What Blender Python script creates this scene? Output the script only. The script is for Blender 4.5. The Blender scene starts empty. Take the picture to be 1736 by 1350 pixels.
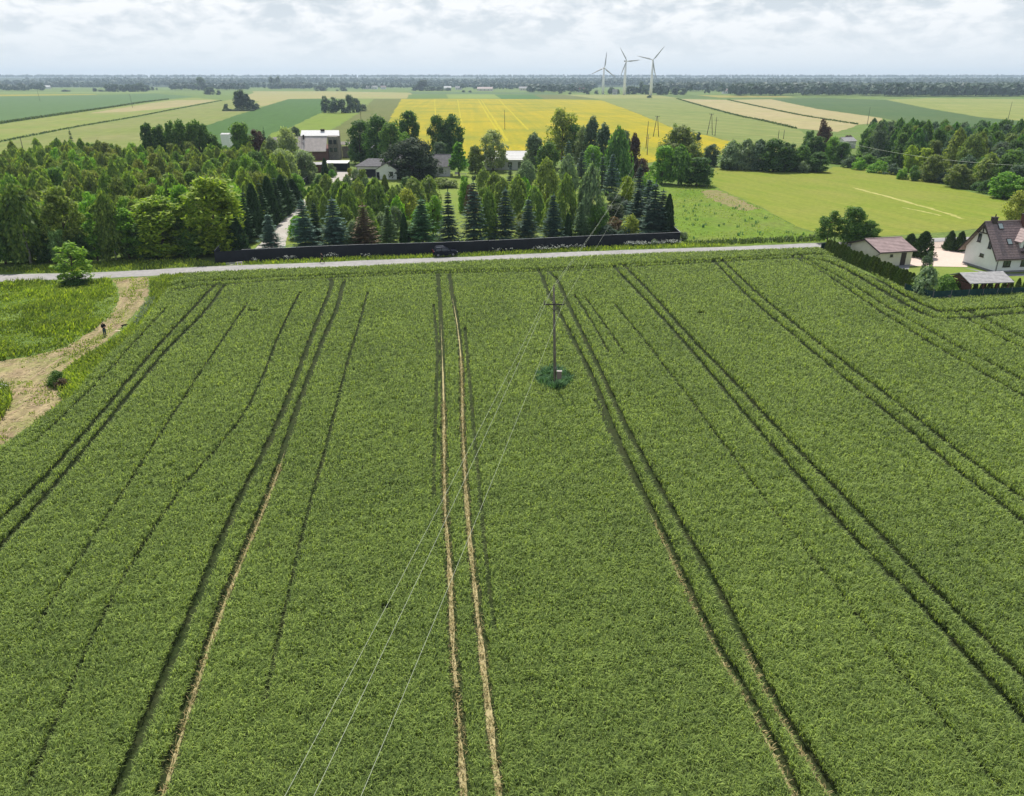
import bpy, bmesh, math, random
import numpy as np
from mathutils import Vector

random.seed(7)
RNG = np.random.default_rng(11)
SC = bpy.context.scene
COL = SC.collection
R = math.radians

# ------------------------------------------------------------------ camera, sky, sun, exposure
F, CX, CY, CAM_H = 1280.0, 868.0, 675.0, 28.6
PITCH = math.atan((CY - 134.0) / F)
PC, PS = math.cos(PITCH), math.sin(PITCH)

cam_data = bpy.data.cameras.new('camera')
cam = bpy.data.objects.new('camera', cam_data)
COL.objects.link(cam)
cam.location = (0, 0, CAM_H)
cam.rotation_euler = (math.pi / 2 - PITCH, 0, 0)
cam_data.sensor_width = 36.0
cam_data.lens = 36.0 * F / 1736.0
cam_data.clip_start = 0.5
cam_data.clip_end = 40000
SC.camera = cam

SUN_EL, SUN_AZ = R(57), R(-10)          # azimuth from +Y, negative = to the left
sd = Vector((math.sin(SUN_AZ) * math.cos(SUN_EL), math.cos(SUN_AZ) * math.cos(SUN_EL), math.sin(SUN_EL)))
sun_data = bpy.data.lights.new('sun', 'SUN')
sun_data.energy = 4.6
sun_data.angle = R(0.6)
sun_data.color = (1.0, 0.955, 0.88)
sun = bpy.data.objects.new('sun', sun_data)
COL.objects.link(sun)
sun.location = (0, 0, 200)
sun.rotation_euler = (-sd).to_track_quat('-Z', 'Y').to_euler()

world = bpy.data.worlds.new('World')
SC.world = world
world.use_nodes = True
wt = world.node_tree
wt.nodes.clear()


def wn(t, **k):
    n = wt.nodes.new(t)
    for a, b in k.items():
        setattr(n, a, b)
    return n


w_out = wn('ShaderNodeOutputWorld')
w_bg = wn('ShaderNodeBackground')
w_bg.inputs['Strength'].default_value = 0.1
w_sky = wn('ShaderNodeTexSky', sky_type='NISHITA', sun_disc=False)
w_sky.sun_elevation = SUN_EL
w_sky.sun_rotation = SUN_AZ
w_sky.air_density = 1.0
w_sky.dust_density = 1.5
w_tc = wn('ShaderNodeTexCoord')
w_map = wn('ShaderNodeMapping')
w_map.inputs['Scale'].default_value = (13.0, 13.0, 34.0)
w_noise = wn('ShaderNodeTexNoise')
w_noise.inputs['Scale'].default_value = 1.25
w_noise.inputs['Detail'].default_value = 9
w_noise.inputs['Roughness'].default_value = 0.58
w_noise.inputs['Distortion'].default_value = 0.35
w_noise2 = wn('ShaderNodeTexNoise')
w_noise2.inputs['Scale'].default_value = 3.1
w_noise2.inputs['Detail'].default_value = 8
w_sep = wn('ShaderNodeSeparateXYZ')
w_el = wn('ShaderNodeMapRange')            # more cloud structure higher above the horizon
w_el.inputs['From Min'].default_value = 0.012
w_el.inputs['From Max'].default_value = 0.075
w_ramp = wn('ShaderNodeValToRGB')
w_ramp.color_ramp.elements[0].position = 0.40
w_ramp.color_ramp.elements[0].color = (0, 0, 0, 1)
w_ramp.color_ramp.elements[1].position = 0.57
w_ramp.color_ramp.elements[1].color = (1, 1, 1, 1)
w_cl = wn('ShaderNodeMix', data_type='RGBA')     # grey-blue undersides to white tops
w_cl.inputs['A'].default_value = (5.9, 6.5, 7.0, 1)
w_cl.inputs['B'].default_value = (8.6, 8.75, 8.9, 1)
w_hz = wn('ShaderNodeMix', data_type='RGBA')     # pale veil at the horizon
w_hz.inputs['A'].default_value = (7.15, 7.6, 7.95, 1)
w_blue = wn('ShaderNodeMapRange')                # gaps of clear sky overhead
w_blue.inputs['From Min'].default_value = 0.12
w_blue.inputs['From Max'].default_value = 0.6
w_blue.inputs['To Max'].default_value = 0.72
w_mix = wn('ShaderNodeMix', data_type='RGBA')
L = wt.links.new
L(w_tc.outputs['Generated'], w_map.inputs['Vector'])
L(w_map.outputs[0], w_noise.inputs['Vector'])
L(w_map.outputs[0], w_noise2.inputs['Vector'])
L(w_tc.outputs['Generated'], w_sep.inputs[0])
L(w_sep.outputs['Z'], w_el.inputs['Value'])
L(w_sep.outputs['Z'], w_blue.inputs['Value'])
w_add = wn('ShaderNodeMath', operation='MULTIPLY_ADD')
L(w_noise2.outputs[0], w_add.inputs[0])
w_add.inputs[1].default_value = 0.35
w_sub = wn('ShaderNodeMath', operation='SUBTRACT')
L(w_noise.outputs[0], w_sub.inputs[0])
w_sub.inputs[1].default_value = 0.175
L(w_sub.outputs[0], w_add.inputs[2])
L(w_add.outputs[0], w_ramp.inputs[0])
L(w_ramp.outputs[0], w_cl.inputs['Factor'])
L(w_el.outputs[0], w_hz.inputs['Factor'])
L(w_cl.outputs['Result'], w_hz.inputs['B'])
L(w_blue.outputs[0], w_mix.inputs['Factor'])
L(w_hz.outputs['Result'], w_mix.inputs['A'])
L(w_sky.outputs[0], w_mix.inputs['B'])
L(w_mix.outputs['Result'], w_bg.inputs['Color'])
L(w_bg.outputs[0], w_out.inputs['Surface'])

SC.view_settings.view_transform = 'Standard'
SC.view_settings.look = 'None'
SC.view_settings.exposure = 0.24
SC.view_settings.gamma = 1.0
SC.render.engine = 'CYCLES'
SC.cycles.max_bounces = 5
SC.cycles.diffuse_bounces = 2
SC.cycles.glossy_bounces = 2
SC.cycles.transmission_bounces = 3
SC.cycles.transparent_max_bounces = 4
SC.cycles.volume_bounces = 0
SC.cycles.use_denoising = True


# ------------------------------------------------------------------ helpers
def P(x, y, z=0.0):
    """ground point (at height z) seen at photo position x, y"""
    v = (y - CY) / F
    zc = (CAM_H - z) / (v * PC + PS)
    return Vector(((x - CX) / F * zc, zc * (PC - v * PS), z))


def H(y, Y):
    """height of what shows at photo row y standing Y metres ahead"""
    v = (y - CY) / F
    return CAM_H - Y * (v * PC + PS) / (PC - v * PS)


def ppm(Y, z=0.0):
    """photo pixels per metre, Y ahead at height z"""
    return F / (Y * PC + (CAM_H - z) * PS)


def tag(o, label=None, cat=None, group=None, kind=None):
    if label: o['label'] = label
    if cat: o['category'] = cat
    if group: o['group'] = group
    if kind: o['kind'] = kind
    return o


def empty(name, loc, label, cat, rz=0.0, group=None):
    o = bpy.data.objects.new(name, None)
    COL.objects.link(o)
    o.empty_display_size = 0.3
    o.location = loc
    o.rotation_euler = (0, 0, rz)
    return tag(o, label, cat, group)


def link(name, me, parent=None):
    o = bpy.data.objects.new(name, me)
    COL.objects.link(o)
    if parent is not None:
        o.parent = parent
    return o


class MB:
    def __init__(s):
        s.v, s.f, s.m = [], [], []
        s.mi = 0

    def add(s, vs, fs):
        b = len(s.v)
        s.v += [tuple(p) for p in vs]
        s.f += [tuple(b + i for i in f) for f in fs]
        s.m += [s.mi] * len(fs)

    def box(s, c, d, rz=0.0, top=1.0):
        x, y, z = d[0] / 2, d[1] / 2, d[2] / 2
        vs = []
        for dz, k in ((-z, 1.0), (z, top)):
            for dx, dy in ((-x, -y), (x, -y), (x, y), (-x, y)):
                px, py = dx * k, dy * k
                vs.append((c[0] + px * math.cos(rz) - py * math.sin(rz), c[1] + px * math.sin(rz) + py * math.cos(rz), c[2] + dz))
        s.add(vs, [(0, 3, 2, 1), (4, 5, 6, 7), (0, 1, 5, 4), (1, 2, 6, 5), (2, 3, 7, 6), (3, 0, 4, 7)])

    def tube(s, pts, rad, n=8):
        pts = [Vector(p) for p in pts]
        if not hasattr(rad, '__len__'): rad = [rad] * len(pts)
        rings = []
        for i, p in enumerate(pts):
            d = (pts[min(i + 1, len(pts) - 1)] - pts[max(i - 1, 0)]).normalized()
            a = Vector((0, 0, 1)) if abs(d.z) < 0.9 else Vector((1, 0, 0))
            u = d.cross(a).normalized()
            w = d.cross(u)
            rings.append([p + (u * math.cos(2 * math.pi * k / n) + w * math.sin(2 * math.pi * k / n)) * rad[i] for k in range(n)])
        vs = [q for r in rings for q in r]
        fs = [(i * n + k, i * n + (k + 1) % n, (i + 1) * n + (k + 1) % n, (i + 1) * n + k) for i in range(len(pts) - 1) for k in range(n)]
        fs.append(tuple(range(n)))
        fs.append(tuple((len(pts) - 1) * n + k for k in reversed(range(n))))
        s.add(vs, fs)

    def prism_x(s, prof, x0, x1):
        """profile in (y, z) swept along x"""
        n = len(prof)
        vs = [(x0, y, z) for y, z in prof] + [(x1, y, z) for y, z in prof]
        fs = [tuple(reversed(range(n))), tuple(range(n, 2 * n))] + [(i, (i + 1) % n, n + (i + 1) % n, n + i) for i in range(n)]
        s.add(vs, fs)

    def prism_y(s, prof, y0, y1):
        n = len(prof)
        vs = [(x, y0, z) for x, z in prof] + [(x, y1, z) for x, z in prof]
        fs = [tuple(range(n)), tuple(reversed(range(n, 2 * n)))] + [(i, n + i, n + (i + 1) % n, (i + 1) % n) for i in range(n)]
        s.add(vs, fs)

    def prism_z(s, poly, z0, z1):
        n = len(poly)
        vs = [(x, y, z0) for x, y in poly] + [(x, y, z1) for x, y in poly]
        fs = [tuple(reversed(range(n))), tuple(range(n, 2 * n))] + [(i, (i + 1) % n, n + (i + 1) % n, n + i) for i in range(n)]
        s.add(vs, fs)

    def build(s, name, mats, parent=None, smooth=False, bevel=0.0, fix=True):
        me = bpy.data.meshes.new(name)
        me.from_pydata(s.v, [], s.f)
        if not isinstance(mats, (list, tuple)): mats = [mats]
        for m in mats: me.materials.append(m)
        if len(mats) > 1: me.polygons.foreach_set('material_index', s.m)
        if fix:
            bm = bmesh.new(); bm.from_mesh(me)
            bmesh.ops.recalc_face_normals(bm, faces=bm.faces)
            bm.to_mesh(me); bm.free()
        if smooth: me.polygons.foreach_set('use_smooth', [True] * len(me.polygons))
        o = link(name, me, parent)
        if bevel:
            b = o.modifiers.new('bevel', 'BEVEL'); b.width = bevel; b.segments = 2; b.limit_method = 'ANGLE'
        return o


# ------------------------------------------------------------------ materials
def new_mat(name):
    m = bpy.data.materials.new(name)
    m.use_nodes = True
    nt = m.node_tree
    return m, nt, nt.nodes['Principled BSDF']


def noise_mix(nt, vec, scale, detail, c1, c2, lo=0.35, hi=0.65, rough=0.6):
    n = nt.nodes.new('ShaderNodeTexNoise')
    n.inputs['Scale'].default_value = scale
    n.inputs['Detail'].default_value = detail
    n.inputs['Roughness'].default_value = rough
    nt.links.new(vec, n.inputs['Vector'])
    r = nt.nodes.new('ShaderNodeMapRange')
    r.inputs['From Min'].default_value = lo
    r.inputs['From Max'].default_value = hi
    nt.links.new(n.outputs[0], r.inputs['Value'])
    m = nt.nodes.new('ShaderNodeMix'); m.data_type = 'RGBA'
    nt.links.new(r.outputs[0], m.inputs['Factor'])
    for k, c in (('A', c1), ('B', c2)):
        if hasattr(c, 'links') or hasattr(c, 'is_linked'):
            nt.links.new(c, m.inputs[k])
        else:
            m.inputs[k].default_value = (*c, 1)
    return m.outputs['Result'], n


def plain(name, c, rough=0.7, spec=0.3, metal=0.0, var=0.12, scale=1.5, bump=0.0, detail=6):
    m, nt, b = new_mat(name)
    tc = nt.nodes.new('ShaderNodeTexCoord')
    c1 = tuple(max(0, x * (1 - var)) for x in c); c2 = tuple(min(1, x * (1 + var)) for x in c)
    col, n = noise_mix(nt, tc.outputs['Object'], scale, detail, c1, c2)
    nt.links.new(col, b.inputs['Base Color'])
    b.inputs['Roughness'].default_value = rough
    b.inputs['Specular IOR Level'].default_value = spec
    b.inputs['Metallic'].default_value = metal
    if bump:
        bp = nt.nodes.new('ShaderNodeBump'); bp.inputs['Strength'].default_value = bump; bp.inputs['Distance'].default_value = 0.05
        nt.links.new(n.outputs[0], bp.inputs['Height']); nt.links.new(bp.outputs[0], b.inputs['Normal'])
    return m


def field_mat(name, c1, c2, c3=None, ang=0.0, across=0.5, along=0.02, big=0.02, hi=0.62, lo=0.38, fine=None, bump=0.0):
    """ploughed or drilled land: streaks along the rows, over large soft patches"""
    m, nt, b = new_mat(name)
    tc = nt.nodes.new('ShaderNodeTexCoord')
    mp = nt.nodes.new('ShaderNodeMapping'); mp.vector_type = 'TEXTURE'
    mp.inputs['Rotation'].default_value = (0, 0, ang)
    mp.inputs['Scale'].default_value = (1 / across, 1 / along, 1)
    nt.links.new(tc.outputs['Object'], mp.inputs['Vector'])
    s1, _ = noise_mix(nt, mp.outputs[0], 1.0, 5, c1, c2, lo, hi)
    if c3 is None: c3 = tuple(0.5 * (a + q) * 0.9 for a, q in zip(c1, c2))
    patch, _ = noise_mix(nt, tc.outputs['Object'], big, 6, s1, c3, 0.42, 0.75)
    if fine:
        dark = nt.nodes.new('ShaderNodeMix'); dark.data_type = 'RGBA'; dark.blend_type = 'MULTIPLY'
        dark.inputs['Factor'].default_value = 1.0
        nt.links.new(patch, dark.inputs['A'])
        g, nn = noise_mix(nt, tc.outputs['Object'], fine[0], 4, (1 - fine[1],) * 3, (1 + fine[1],) * 3, 0.3, 0.7)
        nt.links.new(g, dark.inputs['B'])
        patch = dark.outputs['Result']
        if bump:
            bp = nt.nodes.new('ShaderNodeBump'); bp.inputs['Strength'].default_value = bump; bp.inputs['Distance'].default_value = 0.2
            nt.links.new(nn.outputs[0], bp.inputs['Height']); nt.links.new(bp.outputs[0], b.inputs['Normal'])
    nt.links.new(patch, b.inputs['Base Color'])
    b.inputs['Roughness'].default_value = 0.95
    b.inputs['Specular IOR Level'].default_value = 0.1
    return m


def leaf_mat(name, colour=None, trans=0.38, hue=0.03, val=0.45, spec=0.25, tint=(1.2, 1.3, 0.5), patch=0.0):
    """leaves: every leaf its own shade (attribute rnd); the tree's own colour comes from the object"""
    m, nt, b = new_mat(name)
    at = nt.nodes.new('ShaderNodeAttribute'); at.attribute_name = 'rnd'
    if colour is None:
        oi = nt.nodes.new('ShaderNodeObjectInfo'); base = oi.outputs['Color']
    else:
        rgb = nt.nodes.new('ShaderNodeRGB'); rgb.outputs[0].default_value = (*colour, 1); base = rgb.outputs[0]
        if patch:
            tc = nt.nodes.new('ShaderNodeTexCoord')
            base, _ = noise_mix(nt, tc.outputs['Object'], 0.09, 5, tuple(x * (1 - patch) for x in colour),
                                (colour[0] * (1 + patch * 1.3), colour[1] * (1 + patch), colour[2] * (1 + patch * 0.4)), 0.3, 0.7)
    hs = nt.nodes.new('ShaderNodeHueSaturation')
    mv = nt.nodes.new('ShaderNodeMapRange'); mv.inputs['To Min'].default_value = 1 - val; mv.inputs['To Max'].default_value = 1 + val
    mh = nt.nodes.new('ShaderNodeMapRange'); mh.inputs['To Min'].default_value = 0.5 + hue * 0.6; mh.inputs['To Max'].default_value = 0.5 - hue
    nt.links.new(at.outputs['Fac'], mv.inputs['Value']); nt.links.new(at.outputs['Fac'], mh.inputs['Value'])
    nt.links.new(mv.outputs[0], hs.inputs['Value']); nt.links.new(mh.outputs[0], hs.inputs['Hue'])
    nt.links.new(base, hs.inputs['Color'])
    nt.links.new(hs.outputs[0], b.inputs['Base Color'])
    b.inputs['Roughness'].default_value = 0.6
    b.inputs['Specular IOR Level'].default_value = spec
    tr = nt.nodes.new('ShaderNodeBsdfTranslucent')
    tm = nt.nodes.new('ShaderNodeMix'); tm.data_type = 'RGBA'; tm.blend_type = 'MULTIPLY'; tm.inputs['Factor'].default_value = 1
    nt.links.new(hs.outputs[0], tm.inputs['A']); tm.inputs['B'].default_value = (*tint, 1)
    nt.links.new(tm.outputs['Result'], tr.inputs['Color'])
    mx = nt.nodes.new('ShaderNodeMixShader'); mx.inputs[0].default_value = trans
    nt.links.new(b.outputs[0], mx.inputs[1]); nt.links.new(tr.outputs[0], mx.inputs[2])
    nt.links.new(mx.outputs[0], nt.nodes['Material Output'].inputs['Surface'])
    return m


M = {}
M['leaf'] = leaf_mat('tree leaves', trans=0.46)
M['needle'] = leaf_mat('conifer needles', trans=0.25, val=0.5, hue=0.015, spec=0.1, tint=(1.1, 1.2, 0.7))
M['bark'] = plain('bark', (0.09, 0.07, 0.05), 0.95, 0.1, var=0.4, scale=3)
M['bark_birch'] = plain('birch bark', (0.42, 0.40, 0.36), 0.85, 0.1, var=0.5, scale=5)
M['white_wall'] = plain('white render', (0.74, 0.75, 0.74), 0.85, 0.2, var=0.04, scale=0.7)
M['cream_wall'] = plain('cream render', (0.66, 0.63, 0.49), 0.85, 0.2, var=0.05, scale=0.8)
M['grey_wall'] = plain('pale grey render', (0.58, 0.58, 0.57), 0.85, 0.2, var=0.06)
M['roof_brown'] = plain('brown roof tiles', (0.205, 0.148, 0.142), 0.5, 0.4, var=0.25, scale=4)
M['roof_rust'] = plain('rust red metal roof', (0.31, 0.225, 0.215), 0.6, 0.3, var=0.18, scale=1.2)
M['roof_grey'] = plain('grey roof sheet', (0.37, 0.36, 0.355), 0.8, 0.15, var=0.15, scale=2)
M['roof_dark'] = plain('dark grey roof', (0.15, 0.145, 0.15), 0.85, 0.1, var=0.2, scale=1.5)
M['roof_white'] = plain('white metal roof', (0.66, 0.65, 0.64), 0.7, 0.2, var=0.06)
M['sheet_beige'] = plain('beige sheet cladding', (0.52, 0.46, 0.43), 0.85, 0.1, var=0.12, scale=0.8)
M['brick'] = plain('red brick', (0.17, 0.08, 0.07), 0.9, 0.2, var=0.3, scale=6)
M['wood_grey'] = plain('weathered boards', (0.22, 0.20, 0.175), 0.9, 0.1, var=0.35, scale=3)
M['wood_brown'] = plain('stained brown wood', (0.12, 0.055, 0.04), 0.7, 0.2, var=0.3, scale=3)
M['dark_trim'] = plain('dark brown trim', (0.035, 0.022, 0.02), 0.5, 0.4, var=0.2)
M['glass'] = plain('window glass', (0.03, 0.04, 0.045), 0.08, 0.8, var=0.3)
M['skyglass'] = plain('roof window glass', (0.30, 0.36, 0.36), 0.1, 0.8, var=0.1)
M['anthracite'] = plain('anthracite sheet metal', (0.016, 0.018, 0.024), 0.75, 0.15, var=0.1, scale=0.6)
M['cap_metal'] = plain('fence capping', (0.34, 0.345, 0.36), 0.35, 0.5, var=0.15)
M['mesh_green'] = plain('dark green windscreen mesh', (0.014, 0.05, 0.045), 0.8, 0.2, var=0.25)
M['pole_wood'] = plain('weathered pole', (0.17, 0.15, 0.125), 0.9, 0.1, var=0.3, scale=4)
M['pole_dark'] = plain('tarred pole', (0.06, 0.055, 0.05), 0.9, 0.1, var=0.3, scale=4)
M['steel'] = plain('dull steel', (0.16, 0.16, 0.16), 0.5, 0.5, metal=0.3)
M['wire'] = plain('aluminium conductor', (0.40, 0.44, 0.32), 0.45, 0.5, metal=0.0, var=0.05)
M['ceramic'] = plain('insulator', (0.10, 0.07, 0.055), 0.3, 0.6)
M['box_paint'] = plain('switch box', (0.19, 0.14, 0.13), 0.6, 0.3)
M['box_lid'] = plain('switch box lid', (0.36, 0.33, 0.31), 0.7, 0.2)
M['turbine'] = plain('turbine white', (0.85, 0.85, 0.85), 0.5, 0.3, var=0.03)
M['turbine_blade'] = plain('turbine blade grey', (0.42, 0.42, 0.43), 0.45, 0.4, var=0.03)
M['car_paint'] = plain('dark blue car paint', (0.004, 0.006, 0.015), 0.3, 0.12, var=0.1)
M['car_glass'] = plain('car glass', (0.015, 0.018, 0.022), 0.06, 0.9, var=0.1)
M['tyre'] = plain('tyre', (0.012, 0.012, 0.012), 0.85, 0.2)
M['rim'] = plain('alloy rim', (0.25, 0.25, 0.26), 0.3, 0.6, metal=0.6)
M['chrome'] = plain('roof rail silver', (0.6, 0.6, 0.62), 0.25, 0.6, metal=0.5)
M['lamp_red'] = plain('tail lamp', (0.35, 0.02, 0.015), 0.2, 0.6)
M['lamp_clear'] = plain('headlamp lens', (0.6, 0.62, 0.65), 0.15, 0.7)
M['skin'] = plain('skin', (0.45, 0.26, 0.19), 0.6, 0.3, var=0.05)
M['cloth_black'] = plain('black cloth', (0.012, 0.011, 0.012), 0.9, 0.1)
M['cloth_jeans'] = plain('blue grey jeans', (0.05, 0.075, 0.09), 0.9, 0.1, var=0.2, scale=8)
M['hair_dark'] = plain('dark hair', (0.02, 0.014, 0.01), 0.7, 0.3)
M['fur_black'] = plain('black fur', (0.010, 0.009, 0.008), 0.8, 0.2)
M['straw_board'] = plain('pale board', (0.72, 0.60, 0.45), 0.8, 0.2)
M['umbel'] = plain('white flower heads', (0.68, 0.70, 0.60), 0.9, 0.1)


# ------------------------------------------------------------------ ground sheets
def vnoise(x, y, s, seed=0):
    """smooth cheap 2-D noise, about -1..1"""
    r = np.random.default_rng(seed)
    t = np.zeros_like(x)
    for k in range(7):
        a = r.uniform(0, 6.28); q = s * r.uniform(0.55, 1.9); ph = r.uniform(0, 6.28)
        t += np.sin((x * math.cos(a) + y * math.sin(a)) * q + ph + 1.3 * np.sin((x * math.sin(a) - y * math.cos(a)) * q * 0.6 + ph * 2))
    return t / 3.2


def densify(poly, step, jit, seed=1):
    r = random.Random(seed)
    out = []
    for i in range(len(poly)):
        a, b = poly[i], poly[(i + 1) % len(poly)]
        d = (b - a)
        n = max(1, min(60, int(d.length / step)))
        nrm = Vector((-d.y, d.x, 0)).normalized() if d.length else Vector((0, 0, 0))
        for k in range(n):
            j = 0 if k == 0 else r.uniform(-jit, jit)
            out.append(a + d * (k / n) + nrm * j)
    return out


def sheet(name, px, z, m, label, step=2.0, jit=0.15, world_pts=False, kind='structure', seed=1):
    poly = [Vector(p) for p in px] if world_pts else [P(x, y) for x, y in px]
    pts = densify(poly, step, jit, seed)
    me = bpy.data.meshes.new(name)
    me.from_pydata([(p.x, p.y, z) for p in pts], [], [tuple(range(len(pts)))])
    me.materials.append(m)
    me.update()
    if me.polygons[0].normal.z < 0: me.flip_normals()
    o = link(name, me)
    return tag(o, label, None, None, kind)


def inside(pts, poly):
    """pts (N,2) in polygon"""
    x, y = pts[:, 0], pts[:, 1]
    c = np.zeros(len(pts), bool)
    n = len(poly)
    for i in range(n):
        x1, y1 = poly[i]; x2, y2 = poly[(i + 1) % n]
        if y1 == y2: continue
        hit = ((y1 > y) != (y2 > y)) & (x < (x2 - x1) * (y - y1) / (y2 - y1) + x1)
        c ^= hit
    return c


def gpoly(px):
    return [(p.x, p.y) for p in (P(x, y) for x, y in px)]


def spline(pts, per=6):
    """Catmull-Rom through ground points (tuples x, y)"""
    p = [np.array(q, float) for q in pts]
    p = [2 * p[0] - p[1]] + p + [2 * p[-1] - p[-2]]
    out = []
    for i in range(1, len(p) - 2):
        for t in np.linspace(0, 1, per, endpoint=False):
            a, b, c, d = p[i - 1], p[i], p[i + 1], p[i + 2]
            out.append(0.5 * (2 * b + (c - a) * t + (2 * a - 5 * b + 4 * c - d) * t * t + (3 * b - a - 3 * c + d) * t ** 3))
    out.append(p[-2])
    return np.array(out)


def pl(*px):
    return spline([(P(x, y).x, P(x, y).y) for x, y in px])


def dist_to(pts, line, lim):
    """distance of pts (N,2) to a polyline, capped at lim"""
    d = np.full(len(pts), lim)
    for a, b in zip(line[:-1], line[1:]):
        lo = np.minimum(a, b) - lim; hi = np.maximum(a, b) + lim
        idx = np.nonzero((pts[:, 0] > lo[0]) & (pts[:, 0] < hi[0]) & (pts[:, 1] > lo[1]) & (pts[:, 1] < hi[1]))[0]
        if not len(idx): continue
        q = pts[idx]; ab = b - a
        t = np.clip(((q - a) @ ab) / max(ab @ ab, 1e-9), 0, 1)
        e = np.linalg.norm(q - (a + t[:, None] * ab), axis=1)
        d[idx] = np.minimum(d[idx], e)
    return d


def ribbon(name, line, width, z, m, label, jit=0.0, seed=3, kind='structure', vary=0.0):
    r = random.Random(seed)
    n = len(line)
    vs, fs = [], []
    for i in range(n):
        d = line[min(i + 1, n - 1)] - line[max(i - 1, 0)]
        d = d / max(np.linalg.norm(d), 1e-6)
        w = width / 2 * (1 if not vary else 0.5 + 0.5 * min(1, max(0, (82 - line[i][1]) / 50))) * (1 + vary * (math.sin(i * 0.37 + seed) * 0.6 + math.sin(i * 0.11 + seed * 2) * 0.7))
        if vary: w *= min(1.0, (i + 2) / 26)
        vs.append((line[i][0] - d[1] * (w + r.uniform(-jit, jit)), line[i][1] + d[0] * (w + r.uniform(-jit, jit)), z))
        vs.append((line[i][0] + d[1] * (w + r.uniform(-jit, jit)), line[i][1] - d[0] * (w + r.uniform(-jit, jit)), z))
        if i: fs.append((2 * i - 2, 2 * i - 1, 2 * i + 1, 2 * i))
    me = bpy.data.meshes.new(name)
    me.from_pydata(vs, [], fs)
    me.materials.append(m)
    o = link(name, me)
    return tag(o, label, None, None, kind)


def rowang(a, b):
    p, q = P(*a), P(*b)
    return math.atan2(q.y - p.y, q.x - p.x) - math.pi / 2


# base ground
g = MB()
g.add([(-9000, -60, 0), (9000, -60, 0), (9000, 9000, 0), (-9000, 9000, 0)], [(0, 1, 2, 3)])
M['ground'] = field_mat('meadow ground', (0.095, 0.16, 0.028), (0.135, 0.195, 0.042), (0.13, 0.165, 0.05), 0.3, 0.12, 0.06, 0.03, fine=(1.1, 0.3), bump=0.35)
tag(g.build('ground', M['ground'], fix=False), 'flat green farmland stretching to the horizon', None, None, 'structure')


def fld(name, label, px, c1, c2, c3=None, row=None, z=0.02, across=0.25, along=0.008, big=0.012, fine=(0.12, 0.13), hi=0.66, lo=0.34, step=9, jit=1.1):
    a = rowang(*row) if row else 0.0
    k_ = 0.92 if 'rapeseed field' in label else 0.71
    c1, c2, c3 = [None if c is None else (c[0] * k_, c[1] * k_, c[2] * k_ * 0.74) for c in (c1, c2, c3)]
    m = field_mat(label[:40], c1, c2, c3, a, across, along, big, hi, lo, fine)
    return sheet(name, px, z, m, label, step, jit)


# far fields, laid where they lie on the plain
fld('field', 'blue green cereal field at the far left of the plain', [(-160, 167), (60, 163.2), (170, 161.6), (262, 158.6), (330, 164), (285, 168.5), (190, 182), (100, 195), (0, 210), (-160, 232)],
    (0.10, 0.185, 0.082), (0.125, 0.215, 0.09), (0.115, 0.205, 0.095), ((0, 200), (280, 168)), 0.020)
fld('field', 'yellow green pasture strip below the dark ditch on the left', [(-160, 233), (0, 211), (100, 196), (190, 183), (285, 169.5), (330, 166), (376, 170), (300, 184.5), (233, 197.5), (130, 215), (0, 240), (-160, 270)],
    (0.215, 0.285, 0.075), (0.28, 0.325, 0.10), (0.31, 0.31, 0.13), ((0, 240), (300, 185)), 0.024, big=0.02)
fld('field', 'bare tan patch in the pasture strip on the left', [(150, 192.5), (215, 182), (260, 174.5), (300, 170.3), (345, 169.8), (366, 170.6), (320, 179), (270, 185), (215, 190)],
    (0.40, 0.345, 0.21), (0.45, 0.38, 0.25), (0.33, 0.33, 0.17), ((150, 195), (300, 175)), 0.028)
fld('field', 'olive meadow between the ditch line and the left wood', [(-160, 272), (0, 242), (130, 216.5), (233, 199), (300, 186), (376, 171.5), (425, 164.5), (470, 166), (486, 169), (450, 180), (400, 196), (352, 212), (340, 245), (250, 262), (-160, 300)],
    (0.205, 0.26, 0.075), (0.26, 0.30, 0.10), (0.29, 0.29, 0.14), ((0, 250), (376, 172)), 0.026, big=0.02)
fld('field', 'pale tan stubble field ahead of the lone poplar clump', [(392, 171), (430, 158), (428, 155), (560, 155.2), (700, 157.5), (692, 167.5), (545, 167.3), (490, 168), (452, 179), (424, 181), (440, 172)],
    (0.37, 0.34, 0.18), (0.42, 0.37, 0.21), (0.33, 0.36, 0.15), ((430, 156), (690, 158)), 0.030, big=0.006)
fld('field', 'dark green crop field behind the poplar clump', [(340, 217), (400, 196), (450, 180.5), (488, 168.6), (546, 168), (549, 178), (547, 190.5), (491, 217), (460, 226), (455, 250), (330, 246)],
    (0.068, 0.150, 0.036), (0.082, 0.175, 0.045), (0.075, 0.165, 0.04), ((400, 215), (500, 170)), 0.034)
fld('field', 'bright lime green field behind the barn', [(547, 190.5), (608, 192), (585, 206), (557, 224), (520, 262), (440, 262), (460, 226), (491, 217)],
    (0.19, 0.275, 0.04), (0.215, 0.30, 0.05), (0.22, 0.28, 0.065), ((480, 240), (600, 195)), 0.038)
fld('field', 'small light green plot beside the grey willow clump', [(600, 168.3), (634, 168), (622, 181), (600, 191)],
    (0.20, 0.27, 0.08), (0.23, 0.30, 0.09), None, ((605, 190), (630, 168)), 0.038)
fld('field', 'drab olive field left of the yellow rapeseed', [(634, 168), (681, 168), (667, 191), (655, 225), (640, 275), (520, 275), (557, 224), (608, 192), (622, 180)],
    (0.145, 0.175, 0.05), (0.17, 0.195, 0.065), (0.18, 0.19, 0.075), ((600, 240), (650, 170)), 0.042)
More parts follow.
